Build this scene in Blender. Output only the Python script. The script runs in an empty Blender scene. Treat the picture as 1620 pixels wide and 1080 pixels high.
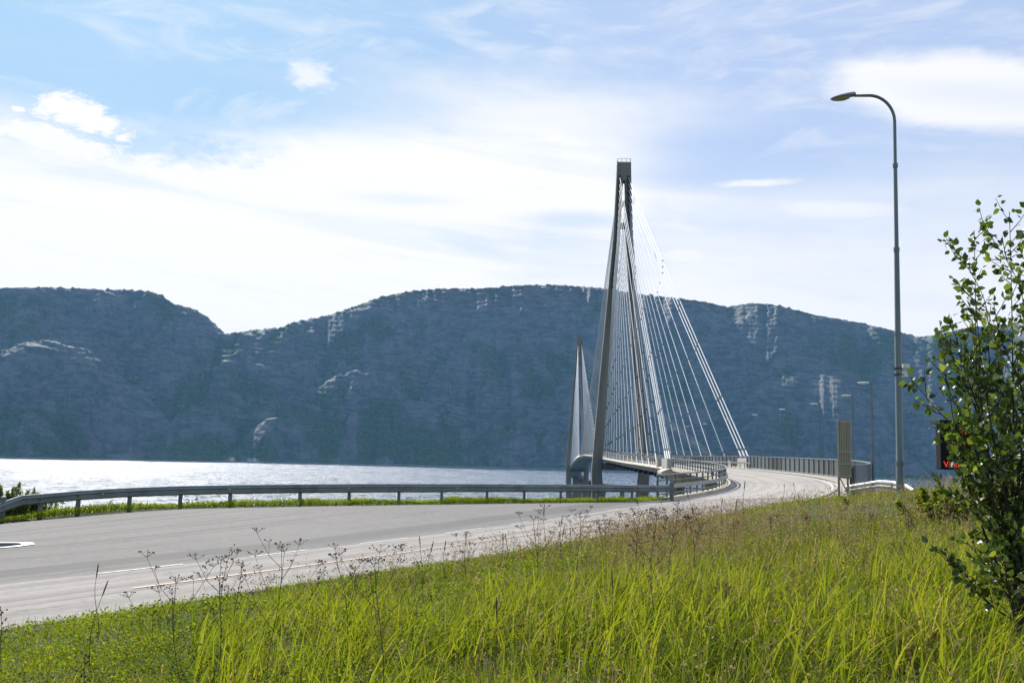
import bpy, bmesh, math, random
import numpy as np
from mathutils import Vector, Matrix
random.seed(7); RNG = np.random.default_rng(7)
C = bpy.context.scene.collection
sc = bpy.context.scene

# ------------------------------------------------------------------ camera
EYE = 48.0                                   # metres above the fjord
F, W, H = 1500.0, 1620.0, 1080.0
PITCH, ROLL = math.atan(184.0/1500.0), 0.026
fw = np.array([0, math.cos(PITCH), math.sin(PITCH)])
u0 = np.array([0, -math.sin(PITCH), math.cos(PITCH)])
r0 = np.array([1.0, 0, 0])
rc = math.cos(ROLL)*r0 + math.sin(ROLL)*u0
uc = -math.sin(ROLL)*r0 + math.cos(ROLL)*u0
cd = bpy.data.cameras.new('camera'); cam = bpy.data.objects.new('camera', cd); C.objects.link(cam)
cd.sensor_width = 36; cd.lens = 36*F/W; cd.clip_end = 40000; cd.clip_start = 0.1
M = Matrix.Identity(4)
for i in range(3):
    M[i][0] = rc[i]; M[i][1] = uc[i]; M[i][2] = -fw[i]
M[2][3] = EYE
cam.matrix_world = M
sc.camera = cam
def ray(x, y): return fw*F + rc*(x-W/2) - uc*(y-H/2)
def P(x, y, D):
    r = ray(x, y); return np.array([r[0]*D/r[1], D, EYE + r[2]*D/r[1]])
def G(x, y, z):                              # ground point seen at (x,y) if the ground is z above the eye
    r = ray(x, y); k = z/r[2]; return np.array([r[0]*k, r[1]*k, EYE+z])
def azel(x, y):
    r = ray(x, y); return math.degrees(math.atan2(r[0], r[1])), math.degrees(math.atan2(r[2], math.hypot(r[0], r[1])))

# ------------------------------------------------------------------ light
SUN_AZ, SUN_EL = -24.0, 37.0                 # azimuth from +Y (negative is left)
SUN_E = 5.0; SKY_STR = 0.118; EXPO = 0.6
a, e = math.radians(SUN_AZ), math.radians(SUN_EL)
sdir = Vector((math.sin(a)*math.cos(e), math.cos(a)*math.cos(e), math.sin(e)))
sl = bpy.data.lights.new('sun', 'SUN'); sl.energy = SUN_E; sl.angle = math.radians(0.53); sl.color = (1, 0.95, 0.88)
so = bpy.data.objects.new('sun', sl); C.objects.link(so); so.rotation_euler = sdir.to_track_quat('Z', 'Y').to_euler()
so.location = (0, 0, 100)
sc.view_settings.view_transform = 'Standard'; sc.view_settings.look = 'None'; sc.view_settings.exposure = EXPO
sc.view_settings.gamma = 1; sc.view_settings.use_curve_mapping = False
sc.cycles.volume_bounces = 0; sc.cycles.max_bounces = 6; sc.cycles.transparent_max_bounces = 8
sc.cycles.sample_clamp_indirect = 4; sc.cycles.use_denoising = True

class NT:
    """tiny helper to write node trees"""
    def __init__(s, tree): s.t = tree; s.n = tree.nodes; s.l = tree.links
    def node(s, typ, **kw):
        n = s.n.new(typ)
        for k, v in kw.items(): setattr(n, k, v)
        return n
    def put(s, sock, v):
        if hasattr(v, 'is_output') or isinstance(v, bpy.types.NodeSocket): s.l.new(v, sock)
        elif v is not None: sock.default_value = v
    def math(s, op, a, b=None, c=None, clamp=False):
        n = s.node('ShaderNodeMath', operation=op, use_clamp=clamp); s.put(n.inputs[0], a); s.put(n.inputs[1], b)
        if c is not None: s.put(n.inputs[2], c)
        return n.outputs[0]
    def mix(s, f, a, b, mode='MIX'):
        n = s.node('ShaderNodeMix', data_type='RGBA', blend_type=mode)
        s.put(n.inputs[0], f); s.put(n.inputs[6], a if not isinstance(a, tuple) else (*a[:3], 1)); s.put(n.inputs[7], b if not isinstance(b, tuple) else (*b[:3], 1))
        return n.outputs[2]
    def noise(s, vec, scale, detail=5, rough=0.55, dist=0.0, out=0):
        n = s.node('ShaderNodeTexNoise'); s.put(n.inputs['Vector'], vec); n.inputs['Scale'].default_value = scale
        n.inputs['Detail'].default_value = detail; n.inputs['Roughness'].default_value = rough; n.inputs['Distortion'].default_value = dist
        return n.outputs[out]
    def ramp(s, f, stops, interp='LINEAR'):
        n = s.node('ShaderNodeValToRGB'); s.put(n.inputs[0], f); cr = n.color_ramp; cr.interpolation = interp
        while len(cr.elements) < len(stops): cr.elements.new(0.5)
        for el, (p, c) in zip(cr.elements, stops):
            el.position = p; el.color = (*c[:3], 1) if isinstance(c, tuple) else (c, c, c, 1)
        return n.outputs[0]
    def smooth(s, v, a, b, lo=0.0, hi=1.0):
        n = s.node('ShaderNodeMapRange', interpolation_type='SMOOTHSTEP'); s.put(n.inputs[0], v)
        n.inputs[1].default_value = a; n.inputs[2].default_value = b; n.inputs[3].default_value = lo; n.inputs[4].default_value = hi
        return n.outputs[0]
    def comb(s, x, y, z):
        n = s.node('ShaderNodeCombineXYZ'); s.put(n.inputs[0], x); s.put(n.inputs[1], y); s.put(n.inputs[2], z); return n.outputs[0]
    def scalev(s, v, sx, sy, sz):
        n = s.node('ShaderNodeVectorMath', operation='MULTIPLY'); s.put(n.inputs[0], v); n.inputs[1].default_value = (sx, sy, sz); return n.outputs[0]

# ------------------------------------------------------------------ world: sky with high cloud
world = bpy.data.worlds.new('World'); sc.world = world; world.use_nodes = True
t = NT(world.node_tree); t.n.clear()
sky = t.node('ShaderNodeTexSky', sky_type='NISHITA', sun_disc=False, sun_elevation=e, sun_rotation=a, altitude=50, air_density=1.0, dust_density=0.6, ozone_density=1.6)
tc = t.node('ShaderNodeTexCoord'); dirv = tc.outputs['Generated']
sep = t.node('ShaderNodeSeparateXYZ'); t.l.new(dirv, sep.inputs[0])
azn = t.math('MULTIPLY', t.math('ARCTAN2', sep.outputs[0], sep.outputs[1]), 57.2958)
eln = t.math('MULTIPLY', t.math('ARCSINE', sep.outputs[2]), 57.2958)
# wispy coordinates: long along the azimuth, thin along the height
wv = t.comb(t.math('MULTIPLY', azn, 0.03), t.math('MULTIPLY', t.math('SUBTRACT', eln, t.math('MULTIPLY', azn, -0.07)), 0.13), 0)
warp = t.math('SUBTRACT', t.noise(wv, 2.2, 6, 0.6), 0.5)
warp2 = t.math('SUBTRACT', t.noise(t.scalev(wv, 1, 1, 1), 5.0, 7, 0.62, 0.4), 0.5)
fine = t.math('SUBTRACT', t.noise(t.comb(t.math('MULTIPLY', azn, 0.12), t.math('MULTIPLY', eln, 0.3), 3.0), 2.6, 8, 0.62, 0.3), 0.5)
finer = t.math('SUBTRACT', t.noise(t.comb(t.math('MULTIPLY', azn, 0.5), t.math('MULTIPLY', eln, 1.0), 7.0), 1.6, 8, 0.68, 0.6), 0.5)
def patch(px, py, rx, ry, soft, wamp=1.0, famp=0.0, rot=0.0):
    """soft ellipse in the sky round a direction; rx, ry half sizes in pixels of the frame"""
    az, el = azel(px, py); kx, ky = rx/26.2, ry/26.2
    da = t.math('SUBTRACT', azn, az); de = t.math('SUBTRACT', eln, el)
    if rot:
        cr_, sr_ = math.cos(rot), math.sin(rot)
        da2 = t.math('ADD', t.math('MULTIPLY', da, cr_), t.math('MULTIPLY', de, sr_))
        de2 = t.math('SUBTRACT', t.math('MULTIPLY', de, cr_), t.math('MULTIPLY', da, sr_)); da, de = da2, de2
    q = t.math('ADD', t.math('POWER', t.math('ABSOLUTE', t.math('DIVIDE', da, kx)), 2.0), t.math('POWER', t.math('ABSOLUTE', t.math('DIVIDE', de, ky)), 2.0))
    q = t.math('SQRT', q)
    q = t.math('ADD', q, t.math('MULTIPLY', warp, 1.6*wamp)); q = t.math('ADD', q, t.math('MULTIPLY', fine, 2.2*famp))
    if famp >= 0.5: q = t.math('ADD', q, t.math('MULTIPLY', finer, 3.4*famp))
    return t.smooth(q, 1.0+soft, 1.0-soft)
def over(a, b): return t.math('MAXIMUM', a, b)
EL0 = azel(810, 400)[1]
base = t.smooth(t.math('ADD', t.math('MULTIPLY', warp, 10), eln), 21.5, 8.0)              # cover thickens towards the hills
base = t.math('MULTIPLY', base, 0.93)
m = over(base, t.math('MULTIPLY', patch(560, 285, 660, 120, 0.5, 1.0, 0.25, 0.0), 0.98))
m = over(m, t.math('MULTIPLY', patch(250, 400, 700, 150, 0.4, 0.6, 0.1), 1.0))
m = over(m, t.math('MULTIPLY', patch(860, 190, 260, 60, 0.9, 1.0, 0.3, -0.08), 0.8))
m = over(m, t.math('MULTIPLY', patch(1150, 330, 330, 60, 0.9, 1.2, 0.3), 0.6))
m = over(m, t.math('MULTIPLY', t.smooth(warp2, -0.08, 0.25), 0.42))                       # thin veil everywhere
# blue openings
def cut(m, p, k): return t.math('MULTIPLY', m, t.math('SUBTRACT', 1.0, t.math('MULTIPLY', p, k)))
m = cut(m, patch(250, 145, 330, 52, 0.6, 1.2, 0.3, 0.03), 0.93)
m = cut(m, patch(220, 228, 120, 20, 0.8, 0.5, 0.8), 0.7)
m = cut(m, patch(1150, 245, 120, 45, 0.8, 0.8, 0.2), 0.75)
m = cut(m, patch(1270, 240, 150, 50, 0.8, 0.8, 0.2), 0.55)
m = cut(m, patch(910, 348, 75, 12, 0.8, 0.3, 0.4), 0.5)
m = cut(m, patch(640, 315, 80, 9, 0.8, 0.3, 0.4), 0.22)
m = cut(m, patch(755, 392, 50, 9, 0.8, 0.3, 0.4, -0.2), 0.28)
m = cut(m, patch(1090, 282, 80, 16, 0.8, 0.3, 0.4), 0.4)
stk = t.noise(t.comb(t.math('MULTIPLY', azn, 0.035), t.math('MULTIPLY', t.math('ADD', eln, t.math('MULTIPLY', azn, 0.10)), 0.42), 11.0), 1.5, 8, 0.62, 0.5)
m = t.math('MULTIPLY', m, t.smooth(stk, 0.50, 0.72, 1.0, 0.80))
m = over(m, t.math('MULTIPLY', t.smooth(t.noise(t.comb(t.math('MULTIPLY', azn, 0.06), t.math('MULTIPLY', t.math('SUBTRACT', eln, t.math('MULTIPLY', azn, 0.16)), 0.20), 4.0), 1.8, 9, 0.66, 0.8), 0.50, 0.74), 0.38))
# separate clouds
m = over(m, patch(130, 181, 72, 20, 0.40, 0.0, 0.75, -0.12))
m = over(m, patch(28, 172, 9, 5, 0.3, 0.0, 0.6))
m = over(m, t.math('MULTIPLY', patch(85, 222, 85, 17, 0.35, 0.2, 0.7, -0.08), 0.95))
m = over(m, t.math('MULTIPLY', patch(492, 118, 34, 20, 0.8, 0.2, 0.9, -0.2), 0.75))
m = over(m, t.math('MULTIPLY', patch(1530, 146, 190, 50, 0.30, 0.15, 0.3, -0.20), 0.93))
m = cut(m, patch(1560, 150, 120, 16, 0.9, 0.3, 0.4, -0.2), 0.22)
m = over(m, t.math('MULTIPLY', patch(1200, 290, 66, 5.5, 0.8, 0.1, 0.5), 0.85))
m = over(m, t.math('MULTIPLY', patch(1330, 332, 115, 18, 0.7, 0.3, 0.3, -0.08), 0.8))
m = over(m, t.math('MULTIPLY', patch(1085, 404, 55, 12, 0.6, 0.2, 0.5), 0.9))
bg = t.node('ShaderNodeBackground'); bg.inputs[1].default_value = SKY_STR
hs = t.node('ShaderNodeHueSaturation'); t.l.new(sky.outputs[0], hs.inputs['Color']); hs.inputs['Saturation'].default_value = 1.0
azr = t.smooth(azn, -20, 14)
veil = t.mix(0.82, hs.outputs[0], t.mix(azr, (1.5, 2.95, 4.4), (2.85, 3.5, 4.9)))
# the cloud light: a little dimmer far from the sun
sd = t.node('ShaderNodeVectorMath', operation='DOT_PRODUCT'); t.l.new(dirv, sd.inputs[0]); sd.inputs[1].default_value = sdir
near = t.smooth(sd.outputs['Value'], 0.2, 0.95)
ccol = t.mix(near, (5.2, 5.25, 5.5), (6.0, 5.9, 5.8))
skyc = t.mix(m, veil, ccol)
t.l.new(skyc, bg.inputs[0])
wo = t.node('ShaderNodeOutputWorld'); t.l.new(bg.outputs[0], wo.inputs[0])
world.cycles.sampling_method = 'MANUAL'; world.cycles.sample_map_resolution = 512

# ------------------------------------------------------------------ materials
def mat(name, col=(0.5,0.5,0.5), rough=0.7, metal=0.0, var=0.0, vscale=3.0, bump=0.0, bscale=20.0, emis=None, spec=0.4, col2=None, streak=False):
    m = bpy.data.materials.new(name); m.use_nodes = True; t = NT(m.node_tree)
    b = t.n['Principled BSDF']; b.inputs['Roughness'].default_value = rough; b.inputs['Metallic'].default_value = metal
    b.inputs['Specular IOR Level'].default_value = spec
    b.inputs['Base Color'].default_value = (*col, 1)
    tc = t.node('ShaderNodeTexCoord'); v = tc.outputs['Object']
    if var > 0:
        vv = t.scalev(v, 1, 1, 0.12) if streak else v
        n = t.noise(vv, vscale, 6, 0.6)
        c2 = col2 or tuple(c*(1-var) for c in col)
        t.l.new(t.mix(t.smooth(n, 0.35, 0.68), col, c2), b.inputs['Base Color'])
    if bump > 0:
        bn = t.node('ShaderNodeBump'); bn.inputs['Strength'].default_value = bump; bn.inputs['Distance'].default_value = 0.02
        t.l.new(t.noise(v, bscale, 5, 0.6), bn.inputs['Height']); t.l.new(bn.outputs[0], b.inputs['Normal'])
    if emis:
        b.inputs['Emission Color'].default_value = (*emis[0], 1); b.inputs['Emission Strength'].default_value = emis[1]
    return m
M_galv = mat('galvanised_steel', (0.30,0.33,0.34), 0.42, 0.55, 0.3, 2.0, 0.1, 30)
M_rail = mat('dull_barrier_steel', (0.20,0.24,0.235), 0.5, 0.35, 0.35, 1.2, 0.1, 30)
M_galvd = mat('weathered_steel', (0.15,0.17,0.17), 0.55, 0.4, 0.35, 2.5)
M_pole = mat('lamp_pole_steel', (0.135,0.165,0.16), 0.4, 0.45, 0.3, 1.5, streak=True)
M_conc = mat('pylon_concrete', (0.20,0.186,0.145), 0.85, 0, 0.38, 0.25, 0.3, 3, streak=True)
M_deckc = mat('deck_concrete', (0.58,0.50,0.38), 0.85, 0, 0.3, 0.6, 0.2, 5)
M_block = mat('block_concrete', (0.42,0.40,0.35), 0.85, 0, 0.25, 1.5, 0.2, 8)
M_stay = mat('stay_sheath', (0.62,0.61,0.585), 0.4, 0, 0.1, 0.5)
M_black = mat('black_rubber', (0.02,0.02,0.022), 0.6)
M_olive = mat('sign_back_aluminium', (0.34,0.33,0.24), 0.5, 0.3, 0.2, 4, streak=True)
M_lampgrey = mat('lamp_head_grey', (0.2,0.21,0.2), 0.45, 0.3)
M_glass = mat('lamp_glass', (0.26,0.27,0.12), 0.2, 0)
M_dark = mat('dark_box_paint', (0.006,0.006,0.008), 0.7, spec=0.15)
M_led = mat('red_light_diodes', (0.5,0.03,0.02), 0.5, emis=((1,0.06,0.03), 0.45))
M_white = mat('white_plastic', (0.55,0.56,0.52), 0.4)
M_twig = mat('dead_stalk', (0.085,0.058,0.042), 0.9, 0, 0.4, 12)
M_bark = mat('young_bark', (0.045,0.032,0.024), 0.85, 0, 0.5, 10)

def paint(name, col, wear=0.5):
    m = bpy.data.materials.new(name); m.use_nodes = True; t = NT(m.node_tree); b = t.n['Principled BSDF']
    tc = t.node('ShaderNodeTexCoord'); n = t.noise(tc.outputs['Object'], 9, 6, 0.7)
    t.l.new(t.mix(t.smooth(n, 0.5, 0.5+0.35*(1.2-wear)), col, (0.28,0.26,0.24)), b.inputs['Base Color']); b.inputs['Roughness'].default_value = 0.7
    return m
M_pwhite = paint('road_paint_white', (0.62,0.61,0.585), 0.9)
M_porange = paint('road_paint_orange', (0.60,0.33,0.18), 1.0)

def asphalt(name, base, dark, tracks=True):
    m = bpy.data.materials.new(name); m.use_nodes = True; t = NT(m.node_tree); b = t.n['Principled BSDF']
    tc = t.node('ShaderNodeTexCoord'); v = tc.outputs['Object']
    ov = t.node('ShaderNodeAttribute', attribute_name='across'); al = t.node('ShaderNodeAttribute', attribute_name='along')
    n4 = t.noise(v, 5, 7, 0.82); n1 = t.noise(v, 0.18, 4, 0.6); n2 = t.noise(v, 60, 3, 0.7); n3 = t.noise(v, 6, 6, 0.7)
    c = t.mix(t.smooth(n1, 0.35, 0.65), base, tuple(x*0.9 for x in base))
    c = t.mix(t.math('MULTIPLY', t.smooth(n3, 0.5, 0.75), 0.35), c, dark)
    vr = t.node('ShaderNodeTexVoronoi', feature='DISTANCE_TO_EDGE'); vr.inputs['Scale'].default_value = 0.22; wv_ = t.node('ShaderNodeVectorMath', operation='ADD'); t.l.new(v, wv_.inputs[0]); t.l.new(t.noise(v, 1.2, 6, 0.7, 0, 1), wv_.inputs[1]); t.l.new(wv_.outputs[0], vr.inputs['Vector'])
    c = t.mix(t.math('MULTIPLY', t.math('MULTIPLY', t.smooth(vr.outputs['Distance'], 0.006, 0.0), t.smooth(n1, 0.5, 0.6)), 0.55), c, (0.05,0.05,0.05))
    c = t.mix(t.math('MULTIPLY', t.smooth(n4, 0.45, 0.65), 0.45), c, tuple(min(1, x*1.35) for x in base)); c = t.mix(t.math('MULTIPLY', t.smooth(n4, 0.5, 0.32), 0.5), c, dark)
    # lengthwise streaks of wear and patched seams
    st = t.noise(t.comb(t.math('MULTIPLY', ov.outputs['Fac'], 2.2), t.math('MULTIPLY', al.outputs['Fac'], 0.035), 0), 1.0, 7, 0.7)
    c = t.mix(t.math('MULTIPLY', t.smooth(st, 0.49, 0.66), 0.85), c, dark)
    c = t.mix(t.math('MULTIPLY', t.smooth(st, 0.46, 0.25), 0.35), c, tuple(min(1, x*1.25) for x in base))
    if not tracks:
        bd = t.math('ABSOLUTE', t.math('ADD', t.math('ADD', ov.outputs['Fac'], t.math('MULTIPLY', n1, 0.8)), 1.0))
        c = t.mix(t.math('MULTIPLY', t.smooth(bd, 0.75, 0.35), 0.6), c, dark)
    if tracks:
        for o0 in (0.85, 2.35, 4.2, 5.8):
            d = t.math('ABSOLUTE', t.math('SUBTRACT', t.math('ADD', ov.outputs['Fac'], t.math('MULTIPLY', n1, 0.4)), o0+0.2))
            c = t.mix(t.math('MULTIPLY', t.smooth(d, 0.42, 0.0), 0.45), c, dark)
    c = t.mix(t.math('MULTIPLY', t.smooth(n2, 0.42, 0.62), 0.22), c, tuple(x*0.6 for x in base))
    t.l.new(c, b.inputs['Base Color']); b.inputs['Roughness'].default_value = 0.92; b.inputs['Specular IOR Level'].default_value = 0.15
    bn = t.node('ShaderNodeBump'); bn.inputs['Strength'].default_value = 0.35; bn.inputs['Distance'].default_value = 0.004
    t.l.new(n2, bn.inputs['Height']); t.l.new(bn.outputs[0], b.inputs['Normal'])
    return m
M_road = asphalt('road_asphalt', (0.30,0.27,0.245), (0.145,0.135,0.128))
M_layby = asphalt('layby_asphalt', (0.19,0.178,0.166), (0.10,0.096,0.092), False)
M_bridgeroad = asphalt('bridge_road_surface', (0.37,0.335,0.30), (0.25,0.23,0.215))
M_island = mat('fresh_asphalt', (0.016,0.02,0.032), 1.0, 0, 0.2, 4, spec=0.02)

def leafmat(name, stops, transl=0.45, rough=0.45, spec=0.3, tcol=None):
    m = bpy.data.materials.new(name); m.use_nodes = True; t = NT(m.node_tree); b = t.n['Principled BSDF']
    at = t.node('ShaderNodeAttribute', attribute_name='tint'); c = t.ramp(at.outputs['Fac'], stops)
    t.l.new(c, b.inputs['Base Color']); b.inputs['Roughness'].default_value = rough; b.inputs['Specular IOR Level'].default_value = spec
    tr = t.node('ShaderNodeBsdfTranslucent'); t.l.new(t.mix(1.0, c, tcol or (1.5,1.6,0.8), 'MULTIPLY'), tr.inputs[0])
    mx = t.node('ShaderNodeMixShader'); mx.inputs[0].default_value = transl
    t.l.new(b.outputs[0], mx.inputs[1]); t.l.new(tr.outputs[0], mx.inputs[2]); t.l.new(mx.outputs[0], t.n['Material Output'].inputs[0])
    return m
M_grass = leafmat('grass_blades', [(0,(0.028,0.046,0.006)),(0.3,(0.07,0.10,0.010)),(0.58,(0.140,0.180,0.018)),(0.8,(0.25,0.25,0.04)),(0.9,(0.28,0.19,0.09)),(1,(0.36,0.30,0.17))], 0.5, 0.65, 0.07, (1.5,1.5,0.5))
M_weed = leafmat('low_weed_leaves', [(0,(0.03,0.05,0.006)),(0.4,(0.12,0.17,0.015)),(0.85,(0.30,0.32,0.035)),(1,(0.28,0.16,0.06))], 0.4, 0.7, 0.05, (1.5,1.6,0.5))
M_dry = leafmat('dry_seed_grass', [(0,(0.13,0.085,0.05)),(0.5,(0.25,0.185,0.10)),(1,(0.38,0.31,0.17))], 0.35, 0.8, 0.1, (1.2,1.1,0.9))
M_leaf = leafmat('shrub_leaves', [(0,(0.026,0.044,0.010)),(0.5,(0.055,0.085,0.015)),(0.88,(0.11,0.145,0.024)),(1,(0.19,0.20,0.035))], 0.45, 0.36, 0.4)
M_bush = leafmat('bush_leaves', [(0,(0.045,0.065,0.02)),(0.7,(0.11,0.145,0.04)),(1,(0.19,0.22,0.07))], 0.5, 0.5, 0.3)

# ------------------------------------------------------------------ mesh helpers
def link(o, parent=None):
    C.objects.link(o)
    if parent is not None: o.parent = parent
    return o
def mesh_obj(name, verts, faces, material, parent=None, smooth=False, attrs=None, mats=None, mi=None):
    me = bpy.data.meshes.new(name)
    verts = np.asarray(verts, dtype=np.float64).reshape(-1, 3)
    if isinstance(faces, np.ndarray):
        k = faces.shape[1]; n = len(faces)
        me.vertices.add(len(verts)); me.vertices.foreach_set('co', verts.ravel())
        me.loops.add(n*k); me.loops.foreach_set('vertex_index', faces.ravel().astype(np.int32))
        me.polygons.add(n); me.polygons.foreach_set('loop_start', (np.arange(n)*k).astype(np.int32))
        me.polygons.foreach_set('loop_total', np.full(n, k, dtype=np.int32))
        me.update(calc_edges=True)
    else:
        me.from_pydata([tuple(v) for v in verts], [], [tuple(f) for f in faces]); me.update()
    for m_ in (mats or [material]): me.materials.append(m_)
    if mi is not None: me.polygons.foreach_set('material_index', np.asarray(mi, dtype=np.int32))
    if smooth: me.polygons.foreach_set('use_smooth', np.ones(len(me.polygons), dtype=bool))
    for k_, arr in (attrs or {}).items():
        at = me.attributes.new(k_, 'FLOAT', 'POINT'); at.data.foreach_set('value', np.asarray(arr, dtype=np.float32))
    o = bpy.data.objects.new(name, me); return link(o, parent)
class MB:
    def __init__(s): s.v = []; s.f = []; s.m = []
    def add(s, vs, fs, mi=0):
        b = len(s.v); s.v += [tuple(map(float, q)) for q in vs]; s.f += [tuple(b+i for i in f) for f in fs]; s.m += [mi]*len(fs)
    def tube(s, pts, rad, n=8, mi=0, caps=True):
        pts = [np.asarray(p, float) for p in pts]; rad = rad if hasattr(rad, '__len__') else [rad]*len(pts)
        vs = []; prev = None
        for i, p in enumerate(pts):
            d = pts[min(i+1, len(pts)-1)] - pts[max(i-1, 0)]; d = d/(np.linalg.norm(d)+1e-12)
            if prev is None:
                ref = np.array([0,0,1.0]) if abs(d[2]) < 0.9 else np.array([1.0,0,0]); x = np.cross(d, ref)
            else: x = prev - d*np.dot(prev, d)
            x = x/(np.linalg.norm(x)+1e-12); y = np.cross(d, x); prev = x
            for k in range(n):
                an = 2*math.pi*k/n; vs.append(p + rad[i]*(math.cos(an)*x + math.sin(an)*y))
        fs = []
        for i in range(len(pts)-1):
            for k in range(n): fs.append((i*n+k, i*n+(k+1)%n, (i+1)*n+(k+1)%n, (i+1)*n+k))
        if caps: fs.append(tuple(range(n))[::-1]); fs.append(tuple((len(pts)-1)*n+k for k in range(n)))
        s.add(vs, fs, mi)
    def box(s, c, ax, ay, az, mi=0):
        """c centre; ax, ay, az half-extent vectors"""
        c, ax, ay, az = map(lambda q: np.asarray(q, float), (c, ax, ay, az))
        vs = [c+i*ax+j*ay+k*az for k in (-1,1) for j in (-1,1) for i in (-1,1)]
        s.add(vs, [(0,2,3,1),(4,5,7,6),(0,1,5,4),(2,6,7,3),(0,4,6,2),(1,3,7,5)], mi)
    def loft(s, rings, mi=0, caps=True, closed=True):
        n = len(rings[0]); vs = [p for r in rings for p in r]; fs = []
        for i in range(len(rings)-1):
            for k in range(n if closed else n-1): fs.append((i*n+k, i*n+(k+1)%n, (i+1)*n+(k+1)%n, (i+1)*n+k))
        if caps and closed: fs.append(tuple(range(n))[::-1]); fs.append(tuple((len(rings)-1)*n+k for k in range(n)))
        s.add(vs, fs, mi)
    def build(s, name, material, parent=None, smooth=False, mats=None, bevel=0):
        o = mesh_obj(name, s.v, s.f, material, parent, False, mats=mats, mi=s.m if mats else None)
        me = o.data
        bm = bmesh.new(); bm.from_mesh(me); bmesh.ops.recalc_face_normals(bm, faces=bm.faces); bm.to_mesh(me); bm.free()
        if smooth:
            for p in me.polygons: p.use_smooth = True
            try: me.set_sharp_from_angle(angle=math.radians(40))
            except Exception: pass
        if bevel:
            md = o.modifiers.new('bevel', 'BEVEL'); md.width = bevel; md.segments = 2; md.limit_method = 'ANGLE'
        return o
def rel(o, origin):
    """put an object's origin at a point while its geometry stays in place (mesh given in world coordinates)"""
    o.data.transform(Matrix.Translation(-Vector(origin))); return o
def tag(o, label=None, cat=None, group=None, kind=None):
    if label: o['label'] = label
    if cat: o['category'] = cat
    if group: o['group'] = group
    if kind: o['kind'] = kind
    return o
def empty(name, loc, label, cat, group=None):
    o = bpy.data.objects.new(name, None); o.empty_display_size = 0.3; link(o); o.location = tuple(float(q) for q in loc)
    return tag(o, label, cat, group)
def part(mb, name, material, root, **kw):
    """build world-space geometry as a child of root"""
    par = kw.pop('parent', root)
    o = mb.build(name, material, par, **kw); o.data.transform(Matrix.Translation(-Vector(root.location))); return o

# fractal value noise
def vnoise(x, y, seed=0):
    xi = np.floor(x).astype(np.int64); yi = np.floor(y).astype(np.int64); xf = x-xi; yf = y-yi
    def h(a, b):
        n = (a*374761393 + b*668265263 + seed*1442695041) & 0xffffffff
        n = ((n ^ (n >> 13))*1274126177) & 0xffffffff
        return ((n ^ (n >> 16)) & 0xffff)/65535.0
    u = xf*xf*xf*(xf*(xf*6-15)+10); v = yf*yf*yf*(yf*(yf*6-15)+10)
    return (h(xi,yi)*(1-u)+h(xi+1,yi)*u)*(1-v) + (h(xi,yi+1)*(1-u)+h(xi+1,yi+1)*u)*v
def fbm(x, y, o=5, seed=0, g=0.5):
    r = 0; a = 1; s = 0
    for i in range(o): r = r + a*vnoise(x*2**i+17.3*i, y*2**i-9.1*i, seed+i); s += a; a *= g
    return r/s
def ridged(x, y, o=5, seed=0, g=0.5):
    r = 0; a = 1; s = 0
    for i in range(o):
        r = r + a*(1-np.abs(2*vnoise(x*2**i+11.7*i, y*2**i+5.3*i, seed+i)-1)); s += a; a *= g
    return r/s

# ------------------------------------------------------------------ the road's line
def Xat(px, py, D): return P(px, py, D)[0]
# inner (left) edge line of the carriageway: (X, D, z relative to the eye)
zs_D = np.array([-40,-10,0,8,16.7,24.3,36,50,65,78,92,105,127,165,205,287,350,430,500,560,640,712,812,900,960,1005,1100,1200])
zs_z = np.array([-2.9,-2.6,-2.42,-2.32,-2.22,-2.16,-2.06,-2.0,-1.87,-1.62,-1.38,-1.15,-0.8,-0.5,-0.2,0.7,1.6,2.2,1.75,0.6,-2.0,-5.4,-11.8,-18.5,-23.5,-25.5,-28,-28])
def zprof(D): return np.interp(D, zs_D, zs_z)
IP = [(-41.0,-40.0),(-23.6,-10.0)]
IP.append((-17.8, 0.0)); IP.append((-13.1, 8.0))
for px, py, D in ((120,898,16.7),(613,849,24.3),(850,818,32.5),(990,803,42.0),(1066,790,50),(1113,784,57),(1150,777,65),(1166,767,78),(1146,757,92),(1116,749,105),(1072,741,127)):
    IP.append((Xat(px,py,D), D))
X127 = IP[-1][0]; SL = 0.0416
for D in (165,205,287,430,560,712,770): IP.append((X127 + SL*(D-127), float(D)))
xe = IP[-1][0]
for dx, D in ((4,830),(14,890),(36,950),(75,1000),(130,1035),(220,1060)): IP.append((xe+dx, float(D)))
IP = np.array(IP)
def catmull(pts, step):
    out = []; n = len(pts)
    for i in range(n-1):
        p0 = pts[max(i-1,0)]; p1 = pts[i]; p2 = pts[i+1]; p3 = pts[min(i+2,n-1)]
        L = np.linalg.norm(p2-p1); k = max(2, int(L/step))
        d1 = np.linalg.norm(p1-p0)+1e-6; d3 = np.linalg.norm(p3-p2)+1e-6
        m1 = ((p2-p1)/L*d1 + (p1-p0)/d1*L)/(d1+L)*L if i > 0 else (p2-p1)
        m2 = ((p2-p1)/L*d3 + (p3-p2)/d3*L)/(d3+L)*L if i < n-2 else (p2-p1)
        for j in range(k):
            u = j/k; h00=2*u**3-3*u**2+1; h10=u**3-2*u**2+u; h01=-2*u**3+3*u**2; h11=u**3-u**2
            out.append(h00*p1+h10*m1+h01*p2+h11*m2)
    out.append(pts[-1]); return np.array(out)
LN = catmull(IP, 1.0)
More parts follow.
